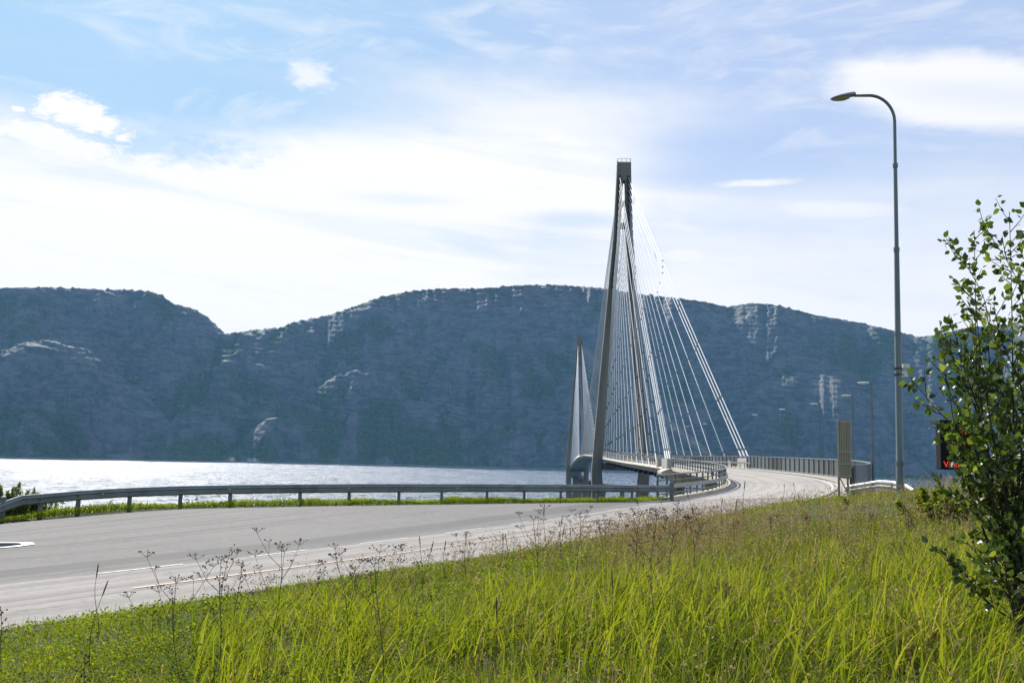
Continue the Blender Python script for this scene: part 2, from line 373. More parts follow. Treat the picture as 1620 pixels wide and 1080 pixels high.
# smooth the line a little
for _ in range(60):
    LN[1:-1] = 0.5*LN[1:-1] + 0.25*(LN[:-2]+LN[2:])
seg = np.diff(LN, axis=0); sl_ = np.linalg.norm(seg, axis=1); SS = np.concatenate([[0], np.cumsum(sl_)])
SG = np.arange(0, SS[-1], 1.0); LX = np.interp(SG, SS, LN[:,0]); LY = np.interp(SG, SS, LN[:,1])
tx = np.gradient(LX); ty = np.gradient(LY); tl = np.hypot(tx, ty); tx /= tl; ty /= tl
LZ = zprof(LY)
for _ in range(30): LZ[1:-1] = 0.5*LZ[1:-1]+0.25*(LZ[:-2]+LZ[2:])
XS = np.interp(LY, [-50,20,80,127,180,1300], [0.055,0.06,0.06,0.03,0.0,0.0])      # cross slope, up to the right
def s_at(D): return float(np.interp(D, LY, SG))
def line(s, o, dz=0.0):
    """point at arclength s, offset o to the right of the inner line (world coordinates)"""
    x = np.interp(s, SG, LX); y = np.interp(s, SG, LY); a = np.interp(s, SG, tx); b = np.interp(s, SG, ty)
    n = math.hypot(a, b); a /= n; b /= n; k = np.interp(s, SG, XS)
    return np.array([x + b*o, y - a*o, EYE + np.interp(s, SG, LZ) + k*o + dz])
def frame(s):
    a = np.interp(s, SG, tx); b = np.interp(s, SG, ty); n = math.hypot(a, b)
    return np.array([a/n, b/n, 0]), np.array([b/n, -a/n, 0])
NS = int(s_at(160))
def proj(X, Y):
    """nearest s and signed offset for arrays"""
    X = np.asarray(X, float); Y = np.asarray(Y, float); sh = X.shape; x = X.ravel(); y = Y.ravel()
    so_ = np.zeros(len(x)); oo = np.zeros(len(x))
    cx, cy = LX[:NS:2], LY[:NS:2]
    for i in range(0, len(x), 20000):
        d = (x[i:i+20000,None]-cx)**2 + (y[i:i+20000,None]-cy)**2; k = d.argmin(1)*2
        dx = x[i:i+20000]-LX[k]; dy = y[i:i+20000]-LY[k]
        oo[i:i+20000] = dx*ty[k] - dy*tx[k]; so_[i:i+20000] = SG[k] + dx*tx[k] + dy*ty[k]
    return so_.reshape(sh), oo.reshape(sh)
ROADW = 7.5
WN = np.interp(LY, [-50, 26, 52], [4.95, 5.2, 7.5])            # half-hidden near edge: the carriageway widens towards the bridge
def width(s): return np.interp(s, SG, WN)
# ------------------------------------------------------------------ land heights
RAILPX = [(-230,846,28.0),(-110,836,29.5),(0,822,31.5),(60,817,32.8),(120,810.5,34),(202,804.5,35.3),(283,801,36),(362,799,36.6),(473,797,37.5),(551,796,38),(630,795.2,38.8),(698,794.6,40),(770,793.5,41.5),(829,793,43),(887,792.3,44.6),(945,792,46.5),(1000,791.5,48),(1060,791,50)]
RAIL = np.array([P(x, y, D) for x, y, D in RAILPX])
class TPS:
    def __init__(s, pts, z):
        p = np.asarray(pts, float); n = len(p); r = np.linalg.norm(p[:,None]-p[None], axis=2)
        K = np.where(r > 0, r*r*np.log(r+1e-9), 0) + np.eye(n)*0.5
        Pm = np.c_[np.ones(n), p]; A = np.block([[K, Pm],[Pm.T, np.zeros((3,3))]])
        w = np.linalg.solve(A, np.r_[z, np.zeros(3)]); s.p = p; s.w = w[:n]; s.a = w[n:]
    def __call__(s, x, y):
        sh = np.shape(x); x = np.ravel(x); y = np.ravel(y); out = s.a[0]+s.a[1]*x+s.a[2]*y
        for (px, py), w in zip(s.p, s.w):
            r2 = (x-px)**2+(y-py)**2; out = out + w*0.5*r2*np.log(r2+1e-9)
        return out.reshape(sh)
lp = []; lz = []
for s in np.arange(s_at(-20), s_at(54), 5.0):
    q = line(s, 0); lp.append(q[:2]); lz.append(q[2]-EYE)
for q in RAIL: lp.append(q[:2]); lz.append(q[2]-EYE)
lp += [(-60,-20),(-60,20),(-40,-30)]; lz += [-3.2,-3.2,-3.2]
TL = TPS(lp, lz)
rp = []; rz = []
for s in np.arange(s_at(-20), s_at(60), 4.0):
    q = line(s, float(width(s))+0.1); rp.append(q[:2]); rz.append(q[2]-EYE)
for x, y, z in ((0,0,-1.6),(-2.5,3.5,-1.78),(0,6,-1.5),(-2,9,-1.66),(2.6,5.2,-0.98),(4,3,-1.0),(5,10,-0.95),(1.5,12,-1.35),(9.5,23,-0.62),(11,20,-0.30),(14,20,-0.08),(20,20,0.0),(14,27,-0.6),(12.5,36,-1.35),(16,38,-1.3),(16,33,-1.1),(4,20,-1.25),(8,15,-0.75),(12,12,-0.45),(8.5,29,-1.15),(18,28,-0.5),(30,10,0.2),(30,-20,0.5),(6,-8,-1.3),(0,-12,-1.9)):
    rp.append((x,y)); rz.append(z)
TR = TPS(rp, rz)
# land outline (falls to the fjord outside it)
poly = [(-70,-60),(-70,26)] + [(q[0]-0.2, q[1]+1.3) for q in RAIL]
qa = line(s_at(54), -1.0); qb = line(s_at(52), 8.8); qc = line(s_at(44), 10.6); qd = line(s_at(37.5), 11.2)
poly += [tuple(qa[:2]), tuple(qb[:2]), tuple(qc[:2]), (float(qd[0]), float(qd[1])), (20,31.5),(26,28.5),(45,25),(75,20),(75,-60)]
poly = np.array(poly)
def sdist(X, Y):
    """distance outside the land outline (negative inside)"""
    x = np.ravel(X); y = np.ravel(Y); d = np.full(len(x), 1e9); ins = np.zeros(len(x), bool); n = len(poly)
    for i in range(n):
        a = poly[i]; b = poly[(i+1)%n]; ab = b-a; L = (ab**2).sum()
        tt = np.clip(((x-a[0])*ab[0]+(y-a[1])*ab[1])/L, 0, 1)
        d = np.minimum(d, np.hypot(x-a[0]-tt*ab[0], y-a[1]-tt*ab[1]))
        c = ((a[1] > y) != (b[1] > y)) & (x < (b[0]-a[0])*(y-a[1])/(b[1]-a[1]+1e-12)+a[0]); ins ^= c
    return np.where(ins, -d, d).reshape(np.shape(X))
def land(X, Y, detail=True):
    X = np.asarray(X, float); Y = np.asarray(Y, float)
    s, o = proj(X, Y)
    zi = np.interp(s, SG, LZ); k = np.interp(s, SG, XS)
    zl = TL(X, Y); zr = TR(X, Y)
    w = width(s)
    z = np.where(o < 0, zl, np.where(o < w, zi+k*o, zr))
    z = np.where((o >= w) & (o < w+1.5), (zi+k*w)*(1-(o-w)/1.5) + zr*(o-w)/1.5, z)
    d = sdist(X, Y)
    z = np.clip(z, -3.5, 1.0)
    drop = np.where(d > 0, d*0.85, 0)
    if detail:
        z = z + np.where(o > w+0.3, (fbm(X*0.8, Y*0.8, 3, 5)-0.5)*0.16, 0)
        drop = drop*(0.75+0.5*fbm(X*0.1, Y*0.1, 3, 9))
    return z - drop + EYE, s, o, d

# ground sheet
gx = np.concatenate([np.arange(-150,-40,4.0), np.arange(-40,40,0.5), np.arange(40,150,4.0)])
gy = np.concatenate([np.arange(-150,-10,5.0), np.arange(-10,62,0.5), np.arange(62,180,4.0)])
GX, GY = np.meshgrid(gx, gy)
gz, gs, go, gd = land(GX, GY)
# asphalt lies on the ground: the ground dips slightly under it
under = (gd < 0) & (go < width(gs)+0.1)
gz = np.where(under & (go < width(gs)-0.3), gz-0.10, gz)
# verge strip by the guard rail rises again
gz = np.maximum(gz, -8)
def gridfaces(nr, nc):
    i = np.arange(nr-1)[:,None]*nc + np.arange(nc-1)[None]; i = i.ravel()
    return np.stack([i, i+1, i+nc+1, i+nc], 1)
def ground_mat():
    m = bpy.data.materials.new('soil_and_turf'); m.use_nodes = True; t = NT(m.node_tree); b = t.n['Principled BSDF']
    tc = t.node('ShaderNodeTexCoord'); v = tc.outputs['Object']
    c = t.mix(t.smooth(t.noise(v, 1.3, 6, 0.65), 0.35, 0.65), (0.04,0.06,0.01), (0.06,0.05,0.02))
    c = t.mix(t.smooth(t.noise(v, 9, 5, 0.7), 0.5, 0.7), c, (0.03,0.035,0.012))
    t.l.new(c, b.inputs['Base Color']); b.inputs['Roughness'].default_value = 0.95
    bn = t.node('ShaderNodeBump'); bn.inputs['Distance'].default_value = 0.05; t.l.new(t.noise(v, 12, 5, 0.7), bn.inputs['Height']); t.l.new(bn.outputs[0], b.inputs['Normal'])
    return m
gnd = mesh_obj('ground', np.stack([GX, GY, gz], -1).reshape(-1,3), gridfaces(len(gy), len(gx)), ground_mat(), smooth=True)
tag(gnd, kind='structure')

# ------------------------------------------------------------------ the fjord
def water_mat():
    m = bpy.data.materials.new('fjord_water'); m.use_nodes = True; t = NT(m.node_tree); b = t.n['Principled BSDF']
    tc = t.node('ShaderNodeTexCoord'); v = tc.outputs['Object']
    b.inputs['Base Color'].default_value = (0.010,0.050,0.105,1); b.inputs['IOR'].default_value = 1.33
    n0 = t.noise(t.scalev(v, 1, 0.35, 1), 0.006, 5, 0.6)
    spk = t.noise(t.scalev(v, 1, 0.8, 1), 0.11, 4, 0.75); spk2 = t.noise(t.scalev(v, 1, 0.55, 1), 0.03, 4, 0.75)
    ra = t.math('ADD', t.smooth(spk, 0.42, 0.60, -0.09, 0.12), t.smooth(spk2, 0.40, 0.60, -0.06, 0.08))
    t.l.new(t.math('ADD', t.smooth(n0, 0.3, 0.7, 0.24, 0.33), ra), b.inputs['Roughness'])
    n1 = t.noise(t.scalev(v, 1, 0.7, 1), 0.06, 4, 0.6); n2 = t.noise(v, 0.22, 5, 0.7)
    h = t.math('ADD', t.math('MULTIPLY', n1, 3.0), t.math('MULTIPLY', n2, 3.4))
    bn = t.node('ShaderNodeBump'); bn.inputs['Strength'].default_value = 1.0; bn.inputs['Distance'].default_value = 1.0
    t.l.new(h, bn.inputs['Height']); t.l.new(bn.outputs[0], b.inputs['Normal'])
    return m
xs = np.linspace(-7500, 7500, 40); ys = np.linspace(-3000, 7500, 40); WX, WY = np.meshgrid(xs, ys)
wat = mesh_obj('water', np.stack([WX, WY, 0*WX], -1).reshape(-1,3), gridfaces(40,40), water_mat()); tag(wat, kind='structure')

# ------------------------------------------------------------------ mountains across the fjord
def tanel(pts):
    az = []; te = []
    for x, y in pts:
        r = ray(x, y); az.append(math.degrees(math.atan2(r[0], r[1]))); te.append(r[2]/math.hypot(r[0], r[1]))
    o = np.argsort(az); return np.array(az)[o], np.array(te)[o]
# each ridge: outline seen from the shore, distance of the crest, distance of its foot, fall-off sharpness
RIDGES = [
 ([(-500,520),(-300,470),(-120,452),(0,455),(80,454),(150,457),(200,458),(235,460),(258,468),(275,481),(300,486),(318,494),(335,507),(357,528),(420,575),(500,640),(560,720)], 4450, 3750, 0.9),
 ([(-500,640),(-200,600),(-60,566),(0,560),(35,546),(90,545),(140,562),(180,585),(215,610),(250,640),(300,690),(330,722)], 3980, 3560, 0.8),
 ([(-500,700),(-120,690),(-40,672),(10,663),(50,652),(85,668),(118,700),(140,735)], 3660, 3475, 0.7),
 ([(60,770),(100,725),(140,675),(200,622),(250,590),(300,560),(357,528),(400,522),(445,518),(462,510),(520,498),(560,485),(600,470),(650,460),(700,456),(760,456),(820,451),(880,450),(950,455),(1000,463),(1060,470),(1110,476),(1150,485),(1190,479),(1230,482),(1290,498),(1350,508),(1400,519),(1450,531),(1500,548),(1620,590),(1800,640)], 4350, 3600, 0.8),
 ([(1300,620),(1400,560),(1450,534),(1490,527),(1540,516),(1620,513),(1750,500),(2000,510),(2300,560)], 4500, 3800, 0.9),
 ([(300,735),(345,724),(380,690),(420,668),(470,655),(540,652),(620,664),(720,690),(800,735)], 3730, 3480, 0.7),
 ([(380,690),(450,640),(500,628),(570,626),(640,634),(740,650),(840,690),(900,740)], 3820, 3500, 0.75),
 ([(440,640),(520,600),(560,590),(640,583),(700,588),(800,610),(900,660),(960,730)], 3960, 3540, 0.75),
 ([(560,600),(620,560),(680,535),(740,528),(820,535),(900,552),(1000,600),(1060,640)], 4130, 3570, 0.8),
 ([(640,740),(690,706),(760,690),(860,676),(980,668),(1060,680),(1130,700),(1180,742)], 3690, 3470, 0.7),
 ([(760,640),(820,598),(880,585),(960,590),(1060,610),(1150,640),(1200,690)], 3950, 3540, 0.7),
 ([(1080,690),(1150,640),(1210,600),(1260,588),(1330,600),(1400,640),(1450,700),(1480,750)], 3940, 3530, 0.75),
 ([(305,742),(360,716),(410,704),(450,706),(500,728),(520,745)], 3540, 3465, 0.6),
 ([(620,748),(660,730),(760,722),(840,726),(900,748)], 3530, 3465, 0.6),
]
shore_az, shore_r = [], []
for x, y in ((-500,712),(0,724.5),(300,730.5),(600,736.5),(900,742.5),(1100,747),(1620,759),(2200,772)):
    r = ray(x, y); k = -EYE/r[2]; shore_az.append(math.degrees(math.atan2(r[0], r[1]))); shore_r.append(k*math.hypot(r[0], r[1]))
TH = np.linspace(-40, 40, 1700); TT = np.linspace(0, 1, 400)
R0 = np.minimum(np.interp(TH, shore_az, shore_r), 4200.0)
R0 = np.convolve(np.pad(R0, 20, mode='edge'), np.ones(41)/41, 'valid')
R0 = R0 + (fbm(TH*0.7, TH*0, 5, 3)-0.5)*120; RC = R0
RM, TM = np.meshgrid(TT, TH)               # rows: azimuth
RR = (R0[:,None]-60) + RM**1.1*1600; TH2 = TM
PX = RR*np.sin(np.radians(TH2)); PY = RR*np.cos(np.radians(TH2))
ZM = np.full(RR.shape, -20.0)
Z2 = ZM.copy()
wx = PX + (fbm(PX/300, PY/300, 4, 21)-0.5)*260; wy = PY + (fbm(PX/300, PY/300, 4, 31)-0.5)*260
for j, (pts, rk, rb, sh_) in enumerate(RIDGES):
    az, te = tanel(pts); tel = np.interp(TH, az, te, left=-0.05, right=-0.05)
    hk = np.where(tel > -0.04, EYE + rk*tel, -60)
    # crest wanders so ridges are not arcs
    wig = (fbm(TH*0.5+j*7, TH*0+j, 4, 40+j)-0.5)*200
    rkk = RC + (rk-3450) + wig; rbb = np.maximum(RC + (rb-3450) + wig*0.4, R0+4); rkk = np.maximum(rkk, rbb+110)
    hk = EYE + rkk*tel
    tt_ = np.clip((RR - rbb[:,None])/(rkk-rbb)[:,None], -0.3, 3)
    tc1 = np.clip(tt_, 0, 1); fr_ = (1-(1-tc1)**1.7) if j not in (0,3,4) else 0.35*np.sin(tc1*math.pi/2)+0.65*tc1
    f = np.where(tt_ < 1, np.where(tt_ > 0, fr_, tt_*0.8), 1-0.25*(np.clip(tt_,1,3)-1)**1.3)
    z = hk[:,None]*f
    z = np.where(tt_ < 0, tt_*200, z)
    Z2 = np.maximum(Z2, np.minimum(ZM, z)); ZM = np.maximum(ZM, z)
# relief: gullies running down the slope, ledges running along it
ZM = np.maximum(ZM, np.where(RR > R0[:,None]+3, np.minimum((RR-R0[:,None])*0.5+3, 22), -20))
hgt = np.clip(ZM/600, 0, 1); crest = np.clip(ZM/250, 0.0, 1)
rel1 = ridged(wx/420, wy/420, 5, 61)-0.62
rel2 = ridged(wx/110, wy/160, 5, 71, 0.55)-0.62
rel3 = ridged(wx/45, wy/45, 5, 81, 0.62)-0.6
zz = ZM + crest*(66*rel1 + 30*rel2 + 8*rel3)
lev = (zz+0.13*PX+0.05*PY)/30.0 + 2.6*fbm(wx/330, wy/330, 3, 91)
fr = lev-np.floor(lev); zz = zz + crest*11*(np.clip((fr-0.55)/0.45, 0, 1)**2 - fr*0.55)
lev = (zz-0.10*PX)/12.0 + 2.0*fbm(wx/120, wy/120, 3, 95); fr = lev-np.floor(lev); zz = zz + crest*3.2*(np.clip((fr-0.5)/0.5,0,1)**2 - fr*0.5)
# keep the skyline: fit the highest sight line of each azimuth back to the photographed outline
sil = np.full(len(TH), -1.0)
for pts, rk, rb, sh_ in (RIDGES[0], RIDGES[3], RIDGES[4]):
    az, te = tanel(pts); sil = np.maximum(sil, np.interp(TH, az, te, left=-1, right=-1))
cur = ((zz-EYE)/RR).max(1)
ratio = (sil*1.0)/np.maximum(cur, 1e-3); ratio = np.clip(ratio, 0.8, 1.25)
ratio_s = np.convolve(np.pad(ratio, 6, mode='edge'), np.ones(13)/13, 'valid')
zz = np.where(zz > 0, zz*(1+(ratio_s[:,None]-1)*np.clip(zz/120, 0, 1)), zz)
def rock_mat():
    m = bpy.data.materials.new('mountain_rock'); m.use_nodes = True; t = NT(m.node_tree); b = t.n['Principled BSDF']
    tc = t.node('ShaderNodeTexCoord'); v = tc.outputs['Object']; ge = t.node('ShaderNodeNewGeometry')
    sp = t.node('ShaderNodeSeparateXYZ'); t.l.new(ge.outputs['True Normal'], sp.inputs[0]); up = sp.outputs[2]
    pz = t.node('ShaderNodeSeparateXYZ'); t.l.new(v, pz.inputs[0])
    big = t.noise(v, 0.004, 6, 0.6); mid = t.noise(t.scalev(v, 1, 1, 3.2), 0.011, 9, 0.72, 0.8); fin = t.noise(t.scalev(v, 1, 1, 2.2), 0.06, 7, 0.75)
    strk = t.noise(t.scalev(v, 1, 1, 0.22), 0.022, 7, 0.7)
    rock = t.mix(t.smooth(mid, 0.36, 0.64), (0.040,0.044,0.048), (0.128,0.128,0.122))
    rock = t.mix(t.math('MULTIPLY', t.smooth(strk, 0.48, 0.66), 0.7), rock, (0.032,0.034,0.036))
    rock = t.mix(t.math('MULTIPLY', t.smooth(fin, 0.52, 0.66), 0.65), rock, (0.16,0.155,0.14))
    veg = t.mix(t.smooth(fin, 0.4, 0.6), (0.008,0.020,0.005), (0.055,0.085,0.010))
    # birch scrub on gentle ledges and in gullies, mostly low down
    lowf = t.smooth(pz.outputs[2], 420, 0, 0.0, 0.26)
    k = t.math('ADD', t.math('ADD', up, t.math('MULTIPLY', t.math('SUBTRACT', big, 0.5), 1.5)), lowf)
    k = t.math('ADD', k, t.math('MULTIPLY', t.math('SUBTRACT', mid, 0.5), 0.9)); k = t.math('ADD', k, t.math('MULTIPLY', t.math('SUBTRACT', fin, 0.5), 0.6))
    sa = t.node('ShaderNodeAttribute', attribute_name='scrub')
    k = t.math('ADD', k, t.math('MULTIPLY', sa.outputs['Fac'], 0.55))
    vf = t.smooth(k, 0.77, 1.05)
    c_ = t.mix(vf, rock, veg)
    c_ = t.mix(t.math('MULTIPLY', t.smooth(t.math('ADD', pz.outputs[2], t.math('MULTIPLY', fin, -8.0)), 3.0, 0.0), 0.8), c_, (0.24,0.225,0.20))
    t.l.new(c_, b.inputs['Base Color'])
    bn = t.node('ShaderNodeBump'); bn.inputs['Strength'].default_value = 0.65; bn.inputs['Distance'].default_value = 7.0
    h = t.math('ADD', t.math('MULTIPLY', mid, 1.0), t.math('MULTIPLY', fin, 0.6)); t.l.new(h, bn.inputs['Height']); t.l.new(bn.outputs[0], b.inputs['Normal'])
    t.l.new(t.smooth(fin, 0.55, 0.75, 0.85, 0.5), b.inputs['Roughness'])
    return m
gul = np.exp(-np.clip(ZM-Z2, 0, None)/22.0)*(Z2 > 5)                 # where two spurs meet: a gully full of scrub
scrub = 0.9*gul*(0.5+fbm(wx/150, wy/150, 3, 7)) - 2.6*rel1 - 2.0*rel2 - 0.8*rel3 + 0.5*(fbm(wx/500, wy/500, 3, 17)-0.5)*2
hill = mesh_obj('mountain', np.stack([PX, PY, zz], -1).reshape(-1,3), gridfaces(*RR.shape), rock_mat(), smooth=True, attrs={'scrub': scrub.ravel()}); tag(hill, kind='structure')

# ------------------------------------------------------------------ haze
hz = MB(); hz.box((0, 2700, 370), (7900,0,0), (0,6200,0), (0,0,400))
def haze_mat():
    m = bpy.data.materials.new('fjord_air'); m.use_nodes = True; t = NT(m.node_tree); t.n.clear()
    v = t.node('ShaderNodeVolumePrincipled'); v.inputs['Color'].default_value = (0.22,0.56,1.0,1); v.inputs['Density'].default_value = HAZE_D; v.inputs['Anisotropy'].default_value = 0.1
    o = t.node('ShaderNodeOutputMaterial'); t.l.new(v.outputs[0], o.inputs['Volume']); return m
HAZE_D = 0.14/4500
hzo = hz.build('haze', haze_mat()); tag(hzo, kind='stuff')

# ------------------------------------------------------------------ road surfaces
def ribbon(name, s0, s1, o0, o1, dz, material, no=8, step=1.0, dash=None, parent=None, kind='structure', end_taper=0):
    """a sheet following the road line between two offsets (numbers or functions of s)"""
    f0 = o0 if callable(o0) else (lambda s: o0); f1 = o1 if callable(o1) else (lambda s: o1)
    V = []; Fc = []; A = []; B = []
    runs = [(s0, s1)]
    if dash: 
        runs = []; q = s0
        while q < s1: runs.append((q, min(q+dash[0], s1))); q += dash[0]+dash[1]
    for a_, b_ in runs:
        n = max(2, int((b_-a_)/step)+1); ss = np.linspace(a_, b_, n); b0 = len(V)
        for s in ss:
            for j in range(no+1):
                o = f0(s)+(f1(s)-f0(s))*j/no; q = line(s, o, dz)
                if o < 0 and s < s_at(54): q[2] = TL(np.array([q[0]]), np.array([q[1]]))[0] + EYE + dz
                V.append(q); A.append(o); B.append(s)
        for i in range(n-1):
            for j in range(no):
                k = b0+i*(no+1)+j; Fc.append((k, k+no+1, k+no+2, k+1))
    o = mesh_obj(name, V, np.array(Fc), material, parent, True, attrs={'across': A, 'along': B})
    if kind and parent is None: tag(o, kind=kind)
    return o
S50 = s_at(50.5)
ribbon('road', s_at(-38), S50, 0.0, lambda s: float(width(s))+0.05, 0.0, M_road, 10)
# lay-by between the carriageway and the grass verge
VPX = [(-230,852,27.0),(-110,842,28.5),(0,827,30.2),(60,823.5,31.2),(130,818,32.4),(200,812,33.6),(283,804.5,34.8),(400,800,35.6),(600,798,37.2),(800,796.5,41),(900,795.5,43.6),(960,795,45.6),(1030,793.5,48.5)]
VG = np.array([P(*q) for q in VPX]); VG = np.vstack([[(-60,10,EYE-3),( -38,24,EYE-2.7)], VG])
VG = np.vstack([VG[:,:], line(S50, -0.45)])
vs_, vo_ = proj(VG[:,0], VG[:,1]); od = np.argsort(vs_); vs_ = vs_[od]; vo_ = vo_[od]
def verge(s): return float(np.interp(s, vs_, vo_))
# the lay-by sheet, built by blending from the line to the verge edge
V = []; A = []; B = []; n1, n2 = 150, 40
vg_l = np.concatenate([[0], np.cumsum(np.linalg.norm(np.diff(VG[:,:2], axis=0), axis=1))])
for i in range(n1+1):
    f = i/n1; s = s_at(-20) + f*(S50-s_at(-20)); p0 = line(s, 0.0)[:2]
    # verge point whose parameter matches
    l = vg_l[-1]*f; p1 = np.array([np.interp(l, vg_l, VG[:,0]), np.interp(l, vg_l, VG[:,1])])
    for j in range(n2+1):
        q = p0+(p1-p0)*j/n2; V.append((q[0], q[1], 0)); A.append(-np.linalg.norm(q-p0)); B.append(s)
V = np.array(V); V[:,2] = TL(V[:,0], V[:,1]) + EYE - 0.004*(np.array(A) < -0.01)
lay = mesh_obj('layby_pavement', V, gridfaces(n1+1, n2+1)[:, ::-1], M_layby, None, True, attrs={'across': A, 'along': B}); tag(lay, kind='structure')
def marking(name, s0, s1, o0, w, material, dash=None, dz=0.006, step=1.0):
    return tag(ribbon(name, s0, s1, o0-w/2, o0+w/2, dz, material, 2, step, dash, kind=None), kind='structure')
DASH = [((120,898),(268,884.5)),((367,875),(466,865)),((537,857),(617,848)),((667,842),(733,835)),((767,830),(818,823)),((855,818),(900,813)),((925,810),(968,805.5)),((985,803),(1030,797.5)),((1038,796),(1062,793.5))]
for (q0, q1) in DASH:
    sa = proj(*[np.array([v_]) for v_ in G(q0[0], q0[1], -2.16)[:2]])[0][0]; sb_ = proj(*[np.array([v_]) for v_ in G(q1[0], q1[1], -2.14 if q1[0] < 800 else -2.06)[:2]])[0][0]
    marking('edge_line', float(sa), float(min(max(sb_, sa+1.5), S50)), 0.06, 0.10, M_pwhite, dz=0.010)
marking('edge_line', s_at(-30), s_at(9), 0.06, 0.12, M_pwhite, dz=0.010)
marking('centre_line', s_at(15.9), S50, 2.97, 0.09, M_porange, dash=(13.0, 1.3), dz=0.010)
marking('outer_edge_line', s_at(46), S50+0.1, 6.95, 0.14, M_pwhite, dz=0.010)
# painted island on the lay-by: white lens with fresh black asphalt
isl0 = G(56, 854, -2.28); isl1 = G(-420, 858, -2.42)
ax_ = isl1-isl0; Li = np.linalg.norm(ax_[:2]); ax_ = ax_/Li; pe = np.array([-ax_[1], ax_[0], 0])
def lens(k, tip, zoff):
    top = []; n = 30
    for sgn in (1,-1):
        for i in range(n+1):
            u = i/n if sgn == 1 else 1-i/n
            top.append(isl0 + ax_*(tip + u*(Li-2*tip)) + pe*sgn*k*math.sin(math.pi*u)**0.36)
    top = np.array(top); top[:,2] = TL(top[:,0], top[:,1])+EYE+zoff; return top
def lens_sheet(name, k, tip, zoff, material):
    r_ = lens(k, tip, zoff); n = 31; A_, B_ = r_[:n], r_[n:][::-1]; V = []
    for i in range(n):
        for j in range(9): V.append(A_[i]+(B_[i]-A_[i])*j/8)
    V = np.array(V); V[:,2] = TL(V[:,0], V[:,1])+EYE+zoff
    return tag(mesh_obj(name, V, gridfaces(n, 9), material), kind='structure')
lens_sheet('island_marking', 1.25, 0.0, 0.014, M_pwhite); lens_sheet('island_surface', 0.9, 0.30, 0.026, M_island)
# bridge carriageway, from the abutment to past the far pylon
SEND = s_at(1055) if LY.max() > 1055 else SG[-1]-5
ribbon('bridge_road', S50, SEND, -0.15, ROADW-0.25, 0.0, M_bridgeroad, 8, 1.5)
ribbon('footway', S50-4, SEND, ROADW-0.02, 9.5, 0.012, mat('footway_concrete', (0.36,0.32,0.27), 0.85, 0, 0.3, 2.5), 3, 1.5)
marking('bridge_centre_line', S50, s_at(150), 3.1, 0.12, M_porange, dash=(6.0, 3.0))
marking('bridge_outer_line', S50+0.1, s_at(300), 6.95, 0.16, M_pwhite)
marking('joint', s_at(78), s_at(78)+0.12, 3.6, 7.1, M_black, step=0.1)
marking('joint', S50-0.05, S50+0.15, 3.6, 7.1, mat('tar_seam', (0.05,0.05,0.05), 0.8), step=0.1, dz=0.012)

# ------------------------------------------------------------------ the cable-stayed bridge
ORG = line(s_at(287), 4.5)
bridge = empty('cable_stayed_bridge', (ORG[0], ORG[1], 0), 'long concrete cable-stayed bridge with two A-shaped pylons and white stays over the fjord', 'bridge')
def cross(s, prof):
    """ring of points from a section profile [(offset, dz)]"""
    return [line(s, o, dz) for o, dz in prof]
S127 = s_at(127); OC = 4.35        # centre offset of the deck
# approach viaduct deck
sec_a = [(-0.95,0.0),(-0.95,0.16),(-0.35,0.16),(-0.35,-0.06),(9.45,-0.06),(9.45,0.12),(10.0,0.12),(10.0,-0.25),(8.2,-0.5),(6.6,-1.45),(1.7,-1.45),(0.2,-0.5),(-0.95,-0.28)]
sec_m = [(-1.25,0.0),(-0.55,0.14),(-0.3,0.14),(-0.3,-0.06),(9.0,-0.06),(9.0,0.14),(9.25,0.14),(9.95,0.0),(10.05,-0.18),(9.3,-0.95),(8.0,-1.25),(0.7,-1.25),(-0.6,-0.95),(-1.35,-0.18)]
def sweep(prof, s0, s1, step, name, material, root=bridge, dz=0):
    mb = MB(); n = max(2, int((s1-s0)/step)+1)
    mb.loft([[p + np.array([0,0,dz]) for p in cross(s, prof)] for s in np.linspace(s0, s1, n)])
    return part(mb, name, material, root)
sweep(sec_a, S50+0.2, S127-0.4, 2.0, 'approach_deck', M_deckc)
sweep(sec_m, S127-0.3, s_at(900), 4.0, 'main_deck', M_deckc)
sweep(sec_a, s_at(900)+0.2, SEND, 4.0, 'far_approach_deck', M_deckc)
# widened beam end where the backstays are anchored
mb = MB()
for s_, k in ((S127-2.6, 1),):
    pass
endp = [(-1.25,0.02),(-2.3,-0.35),(-2.3,-0.8),(0.0,-2.1),(8.7,-2.1),(11.0,-0.8),(11.0,-0.35),(9.95,0.02),(9.0,-0.1),(-0.3,-0.1)]
mb.loft([cross(s, endp) for s in (S127-1.6, S127+1.2, S127+3.2)]); mb.loft([cross(s, [(o*0.6+1.7, z*0.75-0.3) for o, z in endp]) for s in (S127+3.2, S127+5)])
part(mb, 'end_beam', M_deckc, bridge)
# piers of the approach
for Dp, wd in ((127.5, 2.2), (107, 1.3), (88, 1.3), (70, 1.3)):
    mb = MB(); s = s_at(Dp); t_, n_ = frame(s)
    for o in ((0.1, 8.6) if Dp > 120 else (1.9, 6.4)):
        c = line(s, o, -1.5); zt = c[2]; zb = -2
        mb.box((c[0], c[1], (zt+zb)/2), n_*wd/2*0.75, t_*0.7, (0,0,(zt-zb)/2))
    c = line(s, 4.3, -1.75); mb.box(c, n_*4.0, t_*0.75, (0,0,0.35))
    part(mb, 'pier', M_conc, bridge, bevel=0.06)
for Dp in (840, 885, 925, 960, 990, 1012):
    mb = MB(); s = s_at(Dp); t_, n_ = frame(s); c = line(s, 4.3, -1.3); mb.box((c[0], c[1], c[2]/2-2), n_*2.4, t_*0.8, (0,0,c[2]/2+2))
    part(mb, 'pier', M_conc, bridge)
